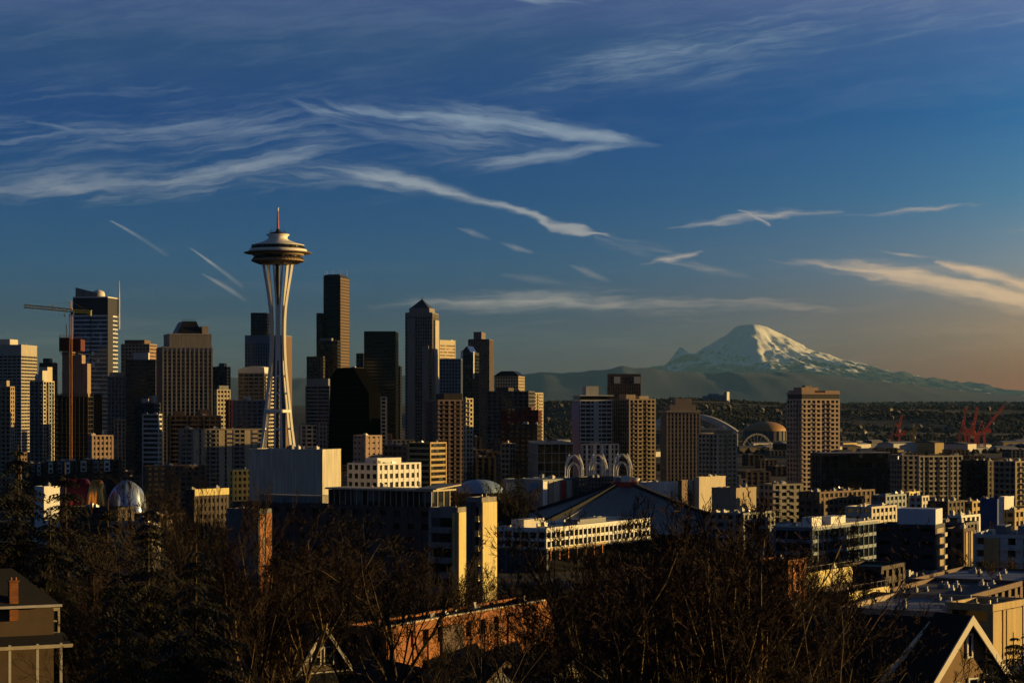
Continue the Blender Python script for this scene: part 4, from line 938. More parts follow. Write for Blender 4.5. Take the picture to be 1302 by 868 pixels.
# yellow twin slabs
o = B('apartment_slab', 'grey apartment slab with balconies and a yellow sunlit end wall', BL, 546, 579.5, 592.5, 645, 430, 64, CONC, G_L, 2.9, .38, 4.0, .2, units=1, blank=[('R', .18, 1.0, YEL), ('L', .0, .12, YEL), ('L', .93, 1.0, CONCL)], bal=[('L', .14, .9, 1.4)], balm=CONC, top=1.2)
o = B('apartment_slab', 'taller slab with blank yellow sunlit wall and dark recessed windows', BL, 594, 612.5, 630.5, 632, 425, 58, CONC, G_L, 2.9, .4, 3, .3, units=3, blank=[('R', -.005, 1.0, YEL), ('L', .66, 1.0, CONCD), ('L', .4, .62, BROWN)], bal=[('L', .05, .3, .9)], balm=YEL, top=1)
# white office with window grid, on a grey base
o = B('white_office', 'white two-storey office with a yellow sunlit window front above a grey base', BL, 630, 694.5, 826, 671, 740, 60, WHITE, G_D, 3.3, .34, 3.3, .2, z0=None, win=True, units=5, roof=ROOFB, lobby=1, top=.7, pent=[(.05, .16, .55, .8, 3.2, OFFW), (.2, .3, .7, .9, 3.0, WHITE), (.45, .7, .3, .6, 2, GREY)])
zb = o.H-7.6
MB().box(-.55, o.a+.4, -.55, o.b+.4, 0, zb).build('base_wall', mat('base_grey', (.06, .066, .08)), o.root)
MB().box(-.8, o.a*.55, -.9, o.b+.6, zb+.01, zb+.5).build('ledge', OCHRE, o.root); MB().box(.6, o.a-.2, -.62, -.56, .5, zb-.6).build('shopfront', G_K, o.root)
for i in range(6): MB().box(-.95, -.56, o.b*(.08+.17*i)-.3, o.b*(.08+.17*i)+.3, 0, zb).build('column', CONCD, o.root)
for i in range(7): MB().box(o.a*(.02+.08*i)-.25, o.a*(.02+.08*i)+.25, -1.0, -.56, zb-3.5, zb).build('pier', mat('rust_panel', (.4, .13, .03)), o.root)
# pyramid-roofed arena
def arena():
    Y = 950.0; c = W(793, 611.6, Y); g = ground_z(0, Y)-1; root = thing('arena', 'arena with a large grey pyramid roof and a red band round its tip', 'arena', (c.x, Y, g))
    zt, ze = c.z-g, 46-g; D = 74; cor = [Vector((D*math.cos(R(a)), D*math.sin(R(a)), ze)) for a in (-130, -40, 50, 140)]; ap = Vector((0, 0, zt)); n = 14
    mr = mat('arena_metal', (.27, .26, .26), .45, .12, .1, streaks=.2)
    for q in range(4):
        A, Bq = cor[q], cor[(q+1) % 4]; m = MB(); idx = {}
        for i in range(n+1):
            for j in range(n+1):
                t = i/n; u = j/n; p = ap.lerp(A.lerp(Bq, u), t); p.z -= 3.2*math.sin(math.pi*t)*(.4+.6*4*u*(1-u))*.8; idx[i, j] = len(m.v); m.v.append(tuple(p))
        for i in range(n):
            for j in range(n): m.face(idx[i, j], idx[i+1, j], idx[i+1, j+1], idx[i, j+1])
        rp = m.build('roof_panel', mr, root)
        s = MB()
        for j in range(1, n):
            for i in range(n-1): s.beam(Vector(m.v[idx[i+1, j]])+Vector((0, 0, .08)), Vector(m.v[idx[min(i+2, n), j]])+Vector((0, 0, .08)), .22, .2)
        s.build('seam', mr, rp)
    for q in range(4):
        pts = []
        for i in range(n+1):
            t = i/n; p = ap.lerp(cor[q], t); p.z -= 3.2*math.sin(math.pi*t)*.32-.5; pts.append(p)
        m = MB()
        for i in range(n): m.beam(pts[i], pts[i+1], 2.2, 1.4)
        m.build('ridge_beam', ROOFD, root)
    for q in range(4):
        A, Bq = cor[q]*.97, cor[(q+1) % 4]*.97; d = (Bq-A).normalized(); m = MB()
        m.slab([(A.x, A.y, 0), (Bq.x, Bq.y, 0), (Bq.x, Bq.y, ze-.6), (A.x, A.y, ze-.6)], (-A.x*.01, -A.y*.01, 0)); m.build('wall', G_K, root)
        m = MB()
        for i in range(13):
            p = A.lerp(Bq, i/12); m.box(p.x-.3, p.x+.3, p.y-.3, p.y+.3, 0, ze-.5)
        m.build('buttress', CONC, root)
    b = MB(); b.prism([(7.2*math.cos(R(a)), 7.2*math.sin(R(a))) for a in (-130, -40, 50, 140)], zt-3.5, zt-.1); b.build('tip_band', RED, root)
    b = MB(); b.prism([(5.8*math.cos(R(a)), 5.8*math.sin(R(a))) for a in (-130, -40, 50, 140)], zt-.1, zt+1.8); b.build('tip_house', GREY, root)
    MB().box(-1.5, 2.2, -5.2, -4.4, zt-.05, zt+2.6).build('white_sign', WHITE, root); MB().lathe([(.2, 0), (1.6, .5), (1.9, 1.6), (.3, 1.9)], 14, 5.2, -1.6).build('dish', WHITE, root, loc=(0, 0, zt-.2)); MB().box(3.2, 9.4, -3.4, -2.6, zt-4.4, zt-2.2).build('red_sign', RED, root); MB().box(6.4, 9.4, -3.5, -2.7, zt-5.6, zt-4.41).build('white_sign', CREAM, root)
arena()
def igloo():
    Y = 1100.0; k = Y/F; c = W(609, 626, Y); g = ground_z(0, Y)-1; root = thing('dome_building', 'smooth pale dome in blue shade on a low drum right of the yellow slabs', BL, (c.x, Y, g)); z = c.z-g
    MB().lathe([(30*k*math.cos(R(a))+2*k, z+16.5*k*math.sin(R(a))) for a in range(0, 91, 6)], 48).build('dome', mat('dome_shade_blue', (.24, .34, .50), .5, .08), root, True)  # blue of open shade put into the dome colour
    MB().lathe([(27*k, 0), (27*k, z-.4), (31*k, z-.2), (31*k, z+.2)], 48).build('wall', ROOFD, root)
igloo()
# striped exhibition wall under the arches
o = B('exhibition_hall', 'low hall whose end wall carries cream, red and blue vertical stripes', BL, 640, 690, 741, 609.5, 1120, 54, BGREY, G_D, solid=True, units=3, roof=ROOFB, parapet=.4)
for t0, t1, m in ((.0, .1, WHITE), (.14, .24, TAN), (.26, .4, CREAM), (.44, .56, RED), (.6, .72, CREAM), (.74, .98, YEL)): MB().box(o.a*t0, o.a*t1, -.3, -.02, 2, o.H-1).build('stripe_panel', m, o.root)
for t0, t1, m in ((.1, .3, mat('bright_blue', (.05, .16, .4))), (.34, .6, BGREY), (.66, .92, OFFW)): MB().box(-.3, -.02, o.b*t0, o.b*t1, 4, o.H-2).build('stripe_panel', m, o.root)
B('low_hall', 'dark textured low hall under the white arches', BL, 731, 789, 806, 607, 1130, 66, CONCD, G_K, 2.2, .5, 1.8, .5, units=3)
# metal museum
def museum():
    Y = 1000.0; k = Y/F; c = W(110, 640, Y); g = ground_z(0, Y)-.5; root = thing('metal_museum', 'curvy museum of red, gold and silver metal shells behind the dark conifers', 'museum', (c.x, Y, g))
    X = lambda px: (px-110)*k; zt = lambda py: EYE+(HOR-py)*k-g
    def shell(name, x0, x1, yt, m, dy, ph):
        b = MB(); nu, nv = 26, 14; cx, rx = (X(x0)+X(x1))/2, (X(x1)-X(x0))/2; H = zt(yt)
        for j in range(nv+1):
            for i in range(nu):
                a = 2*math.pi*i/nu; t = j/nv; r = math.cos(t*math.pi/2)**.45; wob = 1+.10*math.sin(3*a+ph+t*4)+.06*math.sin(5*a-ph*2)
                b.v.append((cx+rx*r*wob*math.cos(a), dy+rx*.8*r*wob*math.sin(a), H*math.sin(t*math.pi/2)**.8*(1+.04*math.sin(2*a+ph))))
        for j in range(nv):
            for i in range(nu): l = (i+1) % nu; b.face(j*nu+i, j*nu+l, (j+1)*nu+l, (j+1)*nu+i)
        b.build(name, m, root, True)
    shell('red_shell', 74, 122, 611, mat('red_metal', (.30, .03, .03), .28, .2, metal=.8), 4, 1.0)
    shell('gold_shell', 112, 139, 612, mat('gold_metal', (.62, .27, .06), .25, .2, metal=.85), -4, 2.2)
    shell('silver_shell', 136, 187, 613, mat('silver_metal', (.42, .50, .62), .3, .25, metal=.7), 0, 4.0)
museum()
B('low_hall', 'small white walled hall left of the red museum shells', BL, 44, 56, 76, 618, 970, 54, WHITE, G_D, solid=True, units=1, roof=ROOFB)
for (x0, xc, x1, yt, Y, lab) in ((28, 30, 58, 589, 1310, 'pale bay fronted townhouse row farthest left below the dark towers'), (57, 59, 98, 586, 1300, 'white bay fronted townhouse row below the unfinished tower'), (97, 99, 152, 584, 1310, 'townhouse row with broad white bays below the pink block')):
    o = B('townhouse_row', lab, BL, x0, xc, x1, yt, Y, 20, DBROWN, G_L, 3, .4, 4.6, .3, units=5, roof=ROOFB, bal=[('R', .3, .45), ('R', .8, .95)])
    for k, (t0, t1, m) in enumerate(((.06, .2, OFFW), (.36, .5, BGREY), (.62, .76, WHITE))):
        p_ = MB().box(o.a*t0, o.a*t1, -1.1, -.16, o.H-7.4, o.H-.6).build('bay', m, o.root)
        for z_ in (3.2, 6.2): MB().box(o.a*(t0+.03), o.a*(t1-.03), -1.16, -1.1, o.H-z_-.6, o.H-z_+1.0).build('window', G_D, p_)
B('low_hall', 'flat white roofed low block below the long apartment slab', BL, 182, 186, 262, 592, 1250, 20, BROWN, G_D, 3.2, .5, 4, .4, units=7, roof=ROOFB)
B('yellow_house', 'small bright yellow sunlit block left of the big hall', BL, 292, 296, 320, 597, 1090, 48, mat('bright_yellow', (.78, .56, .14)), G_D, 3.3, .45, 3, .45, win=True, units=1)
o = B('low_hall', 'low block with a ragged yellow sunlit parapet among bare trees', BL, 236, 247, 290, 622, 930, 54, DBROWN, G_D, 3.2, .45, 2.6, .5, units=2, roof=ROOFB)
MB().box(-.1, o.a+.1, -.5, -.2, o.H-2.8, o.H+.1).build('sunlit_band', YEL, o.root)  # sun along the wall top put into colour, wall below kept dark
B('low_block', 'grey flat roofed block with a sunlit right edge among bare trees at left', BL, 141, 193, 204, 664, 620, 58, CONC, G_D, 3.2, .55, 5, .5, units=3)
B('low_block', 'long dark block with a pale roof line behind the conifers', BL, 90, 150, 170, 645, 850, 62, DBROWN, G_D, 3.2, .5, 5, .4, units=2, roof=ROOFB)
# right of the arena
LOWS = [
 ('low_hall', 'blue grey wall with a sunlit right end behind the arena roof', 812, 845, 862.5, 613, 1130, 56, WHITE, dict(solid=True, roof=ROOFB)),
 ('stair_tower', 'slim brown tower rising between two sunlit white walls', 862, 867, 874, 610, 1100, 58, BROWN, dict(solid=True, units=0)),
 ('low_hall', 'cream sunlit wall just right of the slim brown tower', 874, 876, 886.5, 611, 1130, 50, CREAM, dict(solid=True, units=1)),
 ('billboard_hall', 'hall with a broad blank cream sunlit wall and blue roof vaults', 883, 889, 922.5, 606, 1130, 50, CREAM, dict(solid=True, roof=ROOFB, units=4)),
 ('low_hall', 'dark hall with a brown sunlit right wall left of the pale apartments', 905, 936, 961.5, 620, 1030, 52, TAN, dict(solid=True, units=3)),
 ('apartment_block', 'pale grey low apartments with yellow lit roof edges', 966, 983, 1020, 615, 1050, 30, CONC, dict(units=5, bal=[('R', .2, .4), ('R', .6, .8)])),
 ('low_block', 'long brown low block of dark window bands below the lone tower', 1016, 1042, 1112, 625, 1000, 48, BROWN, dict(units=7)),
 ('low_block', 'low blue grey block with small roof boxes below the cream apartments', 1108, 1126, 1152, 629, 1010, 52, BGREY, dict(units=4)),
 ('small_house', 'small yellow sunlit block right of the low blue grey block', 1149, 1156, 1169, 625, 1040, 56, YEL, dict(units=1)),
 ('small_house', 'tiny white sunlit block beside the small yellow block', 1167, 1172, 1181, 630, 1000, 56, OFFW, dict(units=1)),
 ('low_block', 'dark wide low block behind the white roof box building', 1180, 1205, 1226, 637, 940, 54, DBROWN, dict(units=4)),
 ('small_house', 'small ochre block right of the dark wide low block', 1222, 1236, 1252, 637, 960, 54, OCHRE, dict(units=2)),
 ('low_hall', 'blue walled low hall with pale roof near the right edge', 1246, 1268, 1281, 634, 900, 58, mat('deep_blue', (.03, .07, .2)), dict(solid=True, roof=ROOFB)),
 ('small_house', 'white sunlit stair block rising from the blue walled hall', 1270, 1277, 1289, 631, 890, 50, WHITE, dict(solid=True, units=0)),
 ('low_block', 'ochre trimmed low block cut by the right edge above the pale apartments', 1276, 1290, 1330, 648, 820, 50, OCHRE, dict(units=3, roof=ROOFB)),
 ('low_block', 'white low block left of the blue hall', 1205, 1222, 1246, 655, 800, 52, WHITE, dict(units=5, roof=ROOFB)),
 ('low_block', 'grey low block with rooftop ducts left of the blue glass office', 900, 945, 985, 652, 880, 55, GREY, dict(units=5)),
 ('low_block', 'white block with pale roof behind the blue glass office', 1075, 1108, 1140, 644, 860, 55, OFFW, dict(units=3, roof=ROOFB)),
 ('low_block', 'low dark block with a white roof edge right of the white roof box', 1185, 1228, 1243, 664, 652, 60, CONCD, dict(units=4, roof=ROOFB)),
]
for nm, lab, xl, xc, xr, yt, Y, be, m, kw in LOWS: B(nm, lab, BL, xl, xc, xr, yt, Y, be, m, G_D, **dict(dict(fh=3.2, sp=.45, bw=4, pf=.35, units=2), **kw))
o = B('glass_office', 'blue glass office with pale roof edge and two white roof boxes', BL, 984, 1033, 1116, 671, 640, 58, BGREY, G_B, 3.6, .28, 4, .06, units=3, roof=ROOFB, pent=[(.02, .16, .05, .3, 4.0, WHITE), (.3, .52, .05, .35, 3.6, WHITE), (.17, .28, .3, .6, 3, BGREY)])
MB().box(-.5, o.a+.5, -.5, o.b+.5, o.H+.01, o.H+.4).build('roof_rim', OFFW, o.root)
o = B('dark_office', 'near-black boxy block carrying a white roof box right of the blue glass office', BL, 1115, 1189, 1201, 667, 560, 66, DARK, G_K, 3.4, .7, 5, .6, units=0, blank=[('R', .1, .8, TAN)])
MB().box(2, o.a*.9, o.b*.02, o.b*.68, o.H-.5, o.H+4.0).build('roof_box', mat('white_screen', (.62, .64, .68), .5, .05), o.root)
for i in range(4): MB().box(o.a*.15, o.a*.75, -1.4, -.4, o.H-3.3-i*2.9, o.H-2.3-i*2.9).build('balcony', CREAM, o.root)
o = B('brick_block', 'dark brick block with a column of yellow sunlit windows', BL, 1200, 1225, 1238.5, 672, 600, 62, BRICKD, G_D, 3, .5, 2.6, .5, win=True, units=2, blank=[('R', .15, .32, OCHRE), ('R', .62, .8, OCHRE)])
o = B('apartment_block', 'pale blue and yellow panelled apartments cut by the right edge', BL, 1238, 1316, 1332, 680, 540, 68, mat('pale_blue_panel', (.42, .46, .47), .6, .1), G_L, 3, .45, 3.6, .5, win=True, units=5, roof=ROOFB, blank=[('L', .58, .83, OCHRE)], bal=[('L', .2, .32), ('L', .42, .54)], pent=[(.1, .6, .05, .3, 3, BGREY), (.1, .5, .5, .66, 3, GREY)])
o = B('flat_roofed_hall', 'long low hall with a pale blue roof and white vents before the panelled apartments', BL, 1158, 1312, 1340, 741, 430, 62, BROWN, G_D, 3.4, .5, 5, .4, units=9, roof=mat('blue_roof', (.20, .24, .32), .7, .2), a=38)
o = B('terrace_block', 'low block with a yellow sunlit parapet and roof railing', BL, 985, 1024, 1083, 728, 400, 56, DBROWN, G_D, solid=True, units=3, roof=ROOFD)
MB().box(-.05, o.a+.05, -.14, -.07, o.H-2.9, o.H+.02).build('sunlit_band', YEL, o.root)  # sunlit top of the wall done as a yellow band over dark brown
m = MB()
for i in range(13): m.box(o.a*i/12-.04, o.a*i/12+.04, -.06, .02, o.H, o.H+1.1)
m.box(0, o.a, -.06, .02, o.H+1.0, o.H+1.08); m.build('railing', DARK, o.root)
o = B('terrace_block', 'nearer low block with sunlit parapet, railing and open terrace doors', BL, 1040, 1079, 1130, 753, 350, 56, DBROWN, G_D, solid=True, units=2, roof=ROOFD)
MB().box(-.05, o.a+.05, -.14, -.07, o.H-2.2, o.H+.02).build('sunlit_band', YEL, o.root)  # yellow band paints the sun on this wall top
m = MB()
for i in range(11): m.box(o.a*i/10-.04, o.a*i/10+.04, -.06, .02, o.H, o.H+1.1)
m.box(0, o.a, -.06, .02, o.H+1.0, o.H+1.08); m.build('railing', DARK, o.root)
for i in range(4): inst('door', MB().box(o.a*(.3+.12*i), o.a*(.38+.12*i), -.08, .05, o.H-4.4, o.H-2.0).mesh('door', CREAM if i % 2 else G_D), o.root)
B('brick_block', 'narrow ochre brick block with a sunlit side behind the bare branches', BL, 990, 1002, 1024, 712, 390, 58, BRICKO, G_D, 3, .5, 2.6, .5, win=True, units=1)
B('green_roofed_house', 'low house with a dull green roof behind the terrace blocks', BL, 1068, 1120, 1150, 720, 470, 60, DBROWN, G_D, 3, .5, 4, .4, units=0, roof=GREENR)
o = B('tan_block', 'long tan block with a pale grey roof crossing behind the gabled house', BL, 1065, 1242, 1264, 779, 290, 62, TAN, G_D, 3, .5, 5, .5, units=8, roof=mat('grey_roof', (.22, .24, .28), .8, .25), a=26)
B('tan_block', 'tan sunlit block with one dark square window at the right', BL, 1205, 1262, 1297, 768, 275, 54, OCHRE, G_K, 3.2, .5, 4.4, .6, units=3, roof=ROOF, blank=[('R', .45, 1, OCHRE)])
B('low_block', 'flat roofed low block with many small roof vents behind the tan block', BL, 1110, 1230, 1282, 757, 350, 62, BROWN, G_D, 3, .5, 4, .4, units=12, roof=ROOF, a=34)
B('low_block', 'grey low block under the railing terrace', BL, 1130, 1165, 1210, 735, 520, 60, GREY, G_D, 3, .5, 4, .4, units=5)
# orange brick building in front of the yellow slabs
o = B('brick_house', 'orange brick building with a blue grey flat roof among the bare trees', BL, 440, 491, 702, 797, 228, 61, BRICKO, G_D, 3.4, .5, 3.2, .6, units=6, win=True, roof=mat('blue_roof', (.2, .24, .32)), blank=[('R', .0, .12, BRICKO), ('R', .3, .42, BRICKD), ('R', .7, 1, BRICKO)])
MB().box(-.15, o.a+.15, -.16, .32, o.H+.002, o.H+.16).build('coping', CREAM, o.root)
# low dark filler between the named buildings
FR = random.Random(21); TAKEN = []
for ob in [x for x in bpy.data.objects if x.type == 'EMPTY']: TAKEN.append((ob.location.x, ob.location.y))
LAB = {'b': ('low brown flat roofed block in the shaded city floor', BROWN), 'd': ('low dark flat roofed block in the shaded city floor', DBROWN), 'g': ('low grey flat roofed block in the shaded city floor', CONCD), 'c': ('low pale flat roofed block on the city floor', CONC)}
cnt = 0
for i in range(900):
    Y = FR.uniform(900, 2600); px = FR.uniform(-20, 1330); x = (px-651)/F*Y
    if 640 < px < 960 and Y < 1090: continue
    if Y < 1150 and 300 < px < 440: continue
    if any((x-q[0])**2+(Y-q[1])**2 < 27**2 for q in TAKEN): continue
    if abs(x-(353-651)/F*1280) < 40 and abs(Y-1280) < 45: continue
    TAKEN.append((x, Y)); lab, m = LAB[FR.choice('bbdddgc')]
    h = FR.uniform(6, 15) if Y < 1400 else (FR.uniform(10, 32) if px < 700 else FR.uniform(6, 13))
    py = HOR-(ground_z(x, Y)+h-EYE)/Y*F
    be = 58 if Y < 1150 else (14 if px > 250 else 80)
    B('low_block', lab, BL, px, px, px+10, py, Y, be, m, G_D, 3.4, .5, 5, .35, a=FR.uniform(14, 26), b=FR.uniform(14, 26), units=2, roof=FR.choice([ROOF, ROOFD, ROOFB]), group='low flat roofed blocks on the city floor')
    cnt += 1
    if cnt >= 130: break
for i in range(300):     # the same low city carries on past the right edge of the view
    Y = FR.uniform(430, 1100); px = FR.uniform(1350, 1560); x = (px-651)/F*Y
    if any((x-q[0])**2+(Y-q[1])**2 < 26**2 for q in TAKEN): continue
    TAKEN.append((x, Y)); lab, m = LAB[FR.choice('bdgc')]; py = HOR-(ground_z(x, Y)+side_hill(x, Y)+FR.uniform(5, 11)-EYE)/Y*F
    B('low_block', lab, BL, px, px, px+10, py, Y, 58, m, G_D, 3.4, .5, 5, .35, a=FR.uniform(14, 22), b=FR.uniform(14, 22), units=2, roof=ROOF, group='low flat roofed blocks on the city floor')
    cnt += 1
    if cnt >= 154: break
# harbour sheds
HR = random.Random(5)
for i in range(150):
    Y = HR.uniform(2500, 5300); px = HR.uniform(690, 1330); x = (px-651)/F*Y; k = HR.random()
    w_, d_, h_ = HR.uniform(14, 60), HR.uniform(15, 40), HR.uniform(5, 14); c = 'pale' if k < .3 else ('ochre' if k < .5 else 'dark')
    r_ = thing('harbour_shed', 'low %s shed in the far harbour flats' % c, 'shed', (x, Y, ground_z(x, Y)-.5), R(HR.uniform(10, 60)), 'sheds in the harbour flats')
    MB().box(0, w_, 0, d_, 0, h_).build('wall', {'pale': OFFW, 'ochre': OCHRE, 'dark': DBROWN}[c], r_)
    MB().prism([(-.5, -.5), (w_+.5, -.5), (w_+.5, d_+.5), (-.5, d_+.5)], h_+.01, h_+2.5, [(0, d_*.45), (w_, d_*.45), (w_, d_*.55), (0, d_*.55)]).build('roof', ROOF if HR.random() < .6 else ROOFB, r_)
# houses on the far hill
def hz(x, y): return hill_fn(x, y)
hm = MB().box(-6, 6, -5, 5, -6, 7).mesh('wall', TAN); hm2 = MB().box(-6, 6, -5, 5, -6, 7).mesh('wall', DBROWN)
hr_ = MB().prism([(-6.5, -5.5), (6.5, -5.5), (6.5, 5.5), (-6.5, 5.5)], 7.02, 11, [(-6.5, -.2), (6.5, -.2), (6.5, .2), (-6.5, .2)]).mesh('roof', ROOF)
for i in range(70):
    y = HR.uniform(5200, 7300); px = HR.uniform(640, 1330); x = (px-651)/F*y
    r_ = thing('hill_house', 'tiny house among trees on the far wooded hill', 'house', (x, y, hz(x, y)), R(HR.uniform(0, 80)), 'houses on the far hill')
    inst('wall', hm if HR.random() < .2 else hm2, r_); inst('roof', hr_, r_)
# ---------------------------------------------------------------- near houses
def ghouse(name, label, apex, Y, beta, halfw, rise, length, wallm, roofm, over=.5, hgt=6.0, trimm=None, drop=0.0):
    """house with a gable: apex of the front gable at photo pixel apex, gable facing turned beta to the right of the viewer; local x along the gable, y back along the ridge"""
    p = W(apex[0], apex[1], Y); root = thing(name, label, 'house', p, R(beta)); trimm = trimm or WHITE
    hw, e = halfw, -rise
    MB().slab([(-hw, 0, e-hgt), (hw, 0, e-hgt), (hw, 0, e), (0, 0, -.25), (-hw, 0, e)], (0, length, 0)).build('wall', wallm, root)
    n = Vector((rise, 0, hw)).normalized(); ox = over*.9
    sl = rise/hw
    for s in (-1, 1):
        m = MB(); a = (0, -over, 0); b = (s*(hw+ox), -over, e-ox*sl); m.slab([a, b, (b[0], b[1], b[2]+.22), (0, -over, .25)], (0, length+2*over, 0)); m.build('roof', roofm, root)
        t = MB(); t.slab([(0, -over-.12, -.28), (s*(hw+ox+.05), -over-.12, e-ox*sl-.28), (s*(hw+ox+.05), -over-.12, e-ox*sl+.26), (0, -over-.12, .29)], (0, .1, 0)); t.build('barge_board', trimm, root)
        MB().box(min(s*(hw+ox), s*(hw+ox+.14)), max(s*(hw+ox), s*(hw+ox+.14)), -over, length+over, e-ox*sl-.05, e-ox*sl+.14).build('gutter', trimm, root)
    return root
def gwin(root, x, z, w, h, trimm=WHITE, bars=1, y=0.0, gl=None):
    f = MB(); t = .11
    f.box(x-w/2-t, x+w/2+t, y-.10, y+.02, z-t, z); f.box(x-w/2-t, x+w/2+t, y-.10, y+.02, z+h, z+h+t); f.box(x-w/2-t, x-w/2, y-.10, y+.02, z, z+h); f.box(x+w/2, x+w/2+t, y-.10, y+.02, z, z+h)
    for i in range(bars): f.box(x-w/2, x+w/2, y-.08, y+.0, z+h*(i+1)/(bars+1)-.035, z+h*(i+1)/(bars+1)+.035)
    o = f.build('window', trimm, root); MB().box(x-w/2+.01, x+w/2-.01, y-.05, y-.01, z+.01, z+h-.01).build('pane', gl or G_D, o); return o
SHING = mat('brown_shingle', (.24, .15, .075), .85, .2, 1.2, fine=.25); ROOFS = mat('dark_shingle', (.022, .021, .022), .9, .3, 1.0, fine=.3)
h = ghouse('gabled_house', 'brown shingled gabled house with pale barge boards at the lower right', (1228.5, 787), 128, 36, 3.5, 3.9, 2.0, SHING, ROOFS, .45, 9, mat('pale_trim', (.78, .70, .55)))
def loc_of(o, p): return o.matrix_basis.inverted() @ p
q = [loc_of(h, W(*p)) for p in ((1227, 789.5, 128.6), (1185, 793, 130.5), (1118, 872, 127), (1186, 870, 125.5))]
MB().slab(q, (0, 0, -.2)).build('side_roof', ROOFS, h)
MB().beam(q[1]+Vector((0, 0, .05)), q[2]+Vector((0, 0, .05)), .28, .3).build('barge_board', mat('pale_trim', (.62, .52, .38)), h)
gwin(h, .25, -2.2, .3, 1.25, bars=0); gwin(h, -1.0, -4.9, .65, 1.1); gwin(h, .55, -4.7, .65, 1.1); gwin(h, 1.9, -4.6, .7, 1.2)
h = ghouse('dark_roofed_house', 'wide dark roofed house with a brick chimney beside the shingled gable', (1190, 789), 134, 66, 6.5, 6.3, 15, DBROWN, ROOFS, .4, 9, DBROWN)
MB().box(-.35, .35, 9, 9.7, -1.5, 1.0).build('chimney', BRICKD, h)
MB().box(2.0, 2.7, 5, 5.8, -2.4, -1.2).build('roof_vent', STEEL, h)
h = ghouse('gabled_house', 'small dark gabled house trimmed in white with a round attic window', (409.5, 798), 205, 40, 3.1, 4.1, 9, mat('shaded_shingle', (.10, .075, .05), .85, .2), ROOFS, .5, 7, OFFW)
gwin(h, -.75, -3.5, .95, 1.6, OFFW, 1); gwin(h, .75, -3.5, .95, 1.6, OFFW, 1)
m = MB()
for i in range(20):
    a0, a1 = 2*math.pi*i/20, 2*math.pi*(i+1)/20; m.beam((-.35+.42*math.cos(a0), -.06, -1.6+.42*math.sin(a0)), (-.35+.42*math.cos(a1), -.06, -1.6+.42*math.sin(a1)), .15)
w_ = m.build('round_window', OFFW, h); MB().slab([(-.35+.38*math.cos(2*math.pi*i/20), -.04, -1.6+.38*math.sin(2*math.pi*i/20)) for i in range(20)], (0, .03, 0)).build('pane', G_D, w_)
MB().box(-3.6, 3.6, -.5, -.15, -4.35, -4.1).build('belt_board', OFFW, h)
MB().slab([(-3.8, -2.0, -5.0), (3.8, -2.0, -5.0), (3.8, -.1, -4.2), (-3.8, -.1, -4.2)], (0, 0, .15)).build('porch_roof', ROOFS, h)
for x in (-3.5, 0, 3.5): MB().box(x-.1, x+.1, -1.9, -1.7, -7.5, -5.0).build('porch_post', OFFW, h)
# big house at the left edge
def left_house():
    Y = 150; k = Y/F; p = W(20, 770, Y); root = thing('dormered_house', 'dark roofed house with orange brick chimney at the left edge', 'house', p, R(26))
    X = lambda px: (px-20)*k; Z = lambda py: (770-py)*k
    m = MB(); e0, e1 = X(-60), X(76); zr = Z(727)
    m.prism([(e0, -.5), (e1, -.5), (e1, 7.5), (e0, 7.5)], 0, zr, [(e0+3, 3.3), (X(30), 3.3), (X(30), 3.7), (e0+3, 3.7)]); m.build('roof', ROOFS, root)
    MB().box(e0+.4, e1-.4, 0, 7.1, Z(900), -.02).build('wall', mat('shade_toned_shingle', (.11, .075, .045), .85, .25, 1.2, fine=.25), root)  # shingle colour darkened to hold the shade on this wall
    c = MB(); c.box(X(11.5), X(22.5), -.2, .4, -1, Z(739)); c.box(X(10.5), X(23.5), -.3, .5, Z(739)+.001, Z(737)); ch = c.build('chimney', BRICKO, root)
    for x in (14, 20): MB().tube([(X(x), .1, Z(737)), (X(x), .1, Z(733.5))], .1, 8).build('chimney_pot', BRICKO, ch)
    MB().box(e0, e1+.05, -.62, -.5, -.12, .06).build('gutter', OFFW, root)
    gwin(root, X(66), Z(806), 1.1, 1.6, CREAM, 1, .38); gwin(root, X(79)-.45, Z(806), .5, 1.5, CREAM, 1, .38)
    MB().slab([(e0, -1.9, Z(815)-.3), (e1+.4, -1.9, Z(815)-.3), (e1+.4, .38, Z(809)), (e0, .38, Z(809))], (0, 0, .14)).build('porch_roof', ROOFS, root)
    MB().box(e0, e1+.45, -2.02, -1.9, Z(815)-.36, Z(815)-.12).build('porch_gutter', CREAM, root)
    gwin(root, X(2), Z(800), .7, 1.3, OFFW, 1, .38); gwin(root, X(30), Z(850), .8, 1.5, BGREY, 1, .38); gwin(root, X(48), Z(850), .8, 1.5, BGREY, 1, .38)
    for x in (5, 40, 70): MB().box(X(x)-.09, X(x)+.09, -1.8, -1.62, Z(900), Z(816)).build('porch_post', OFFW, root)
left_house()
def small_house(lab, px, py, Y, beta, m, hw=3.6, L=9): 
    h = ghouse('gabled_house', lab, (px, py), Y, beta, hw, hw*.75, L, m, ROOFS, .4, 8, BROWN if m is not CREAM else CREAM); gwin(h, -.9, -hw*.75-1.6, .9, 1.3); gwin(h, .9, -hw*.75-1.6, .9, 1.3); return h
small_house('little pale gabled house half hidden by the big bare tree', 735, 832, 190, 30, CREAM, 2.4, 7)
small_house('dark gabled house low among branches left of the small white trimmed gable', 330, 842, 200, 34, DBROWN)
small_house('grey gabled house low behind branches right of the orange brick building', 640, 842, 210, 40, GREY)
small_house('brown gabled house low behind the big bare tree', 845, 812, 240, 40, BROWN)
small_house('cream gabled house behind the dark conifers', 205, 800, 260, 40, CREAM)
small_house('dull red gabled house between bare trees left of centre', 530, 850, 190, 30, DRED)
small_house('tan gabled house low under the railing terraces', 985, 800, 250, 44, TAN, 4.2)

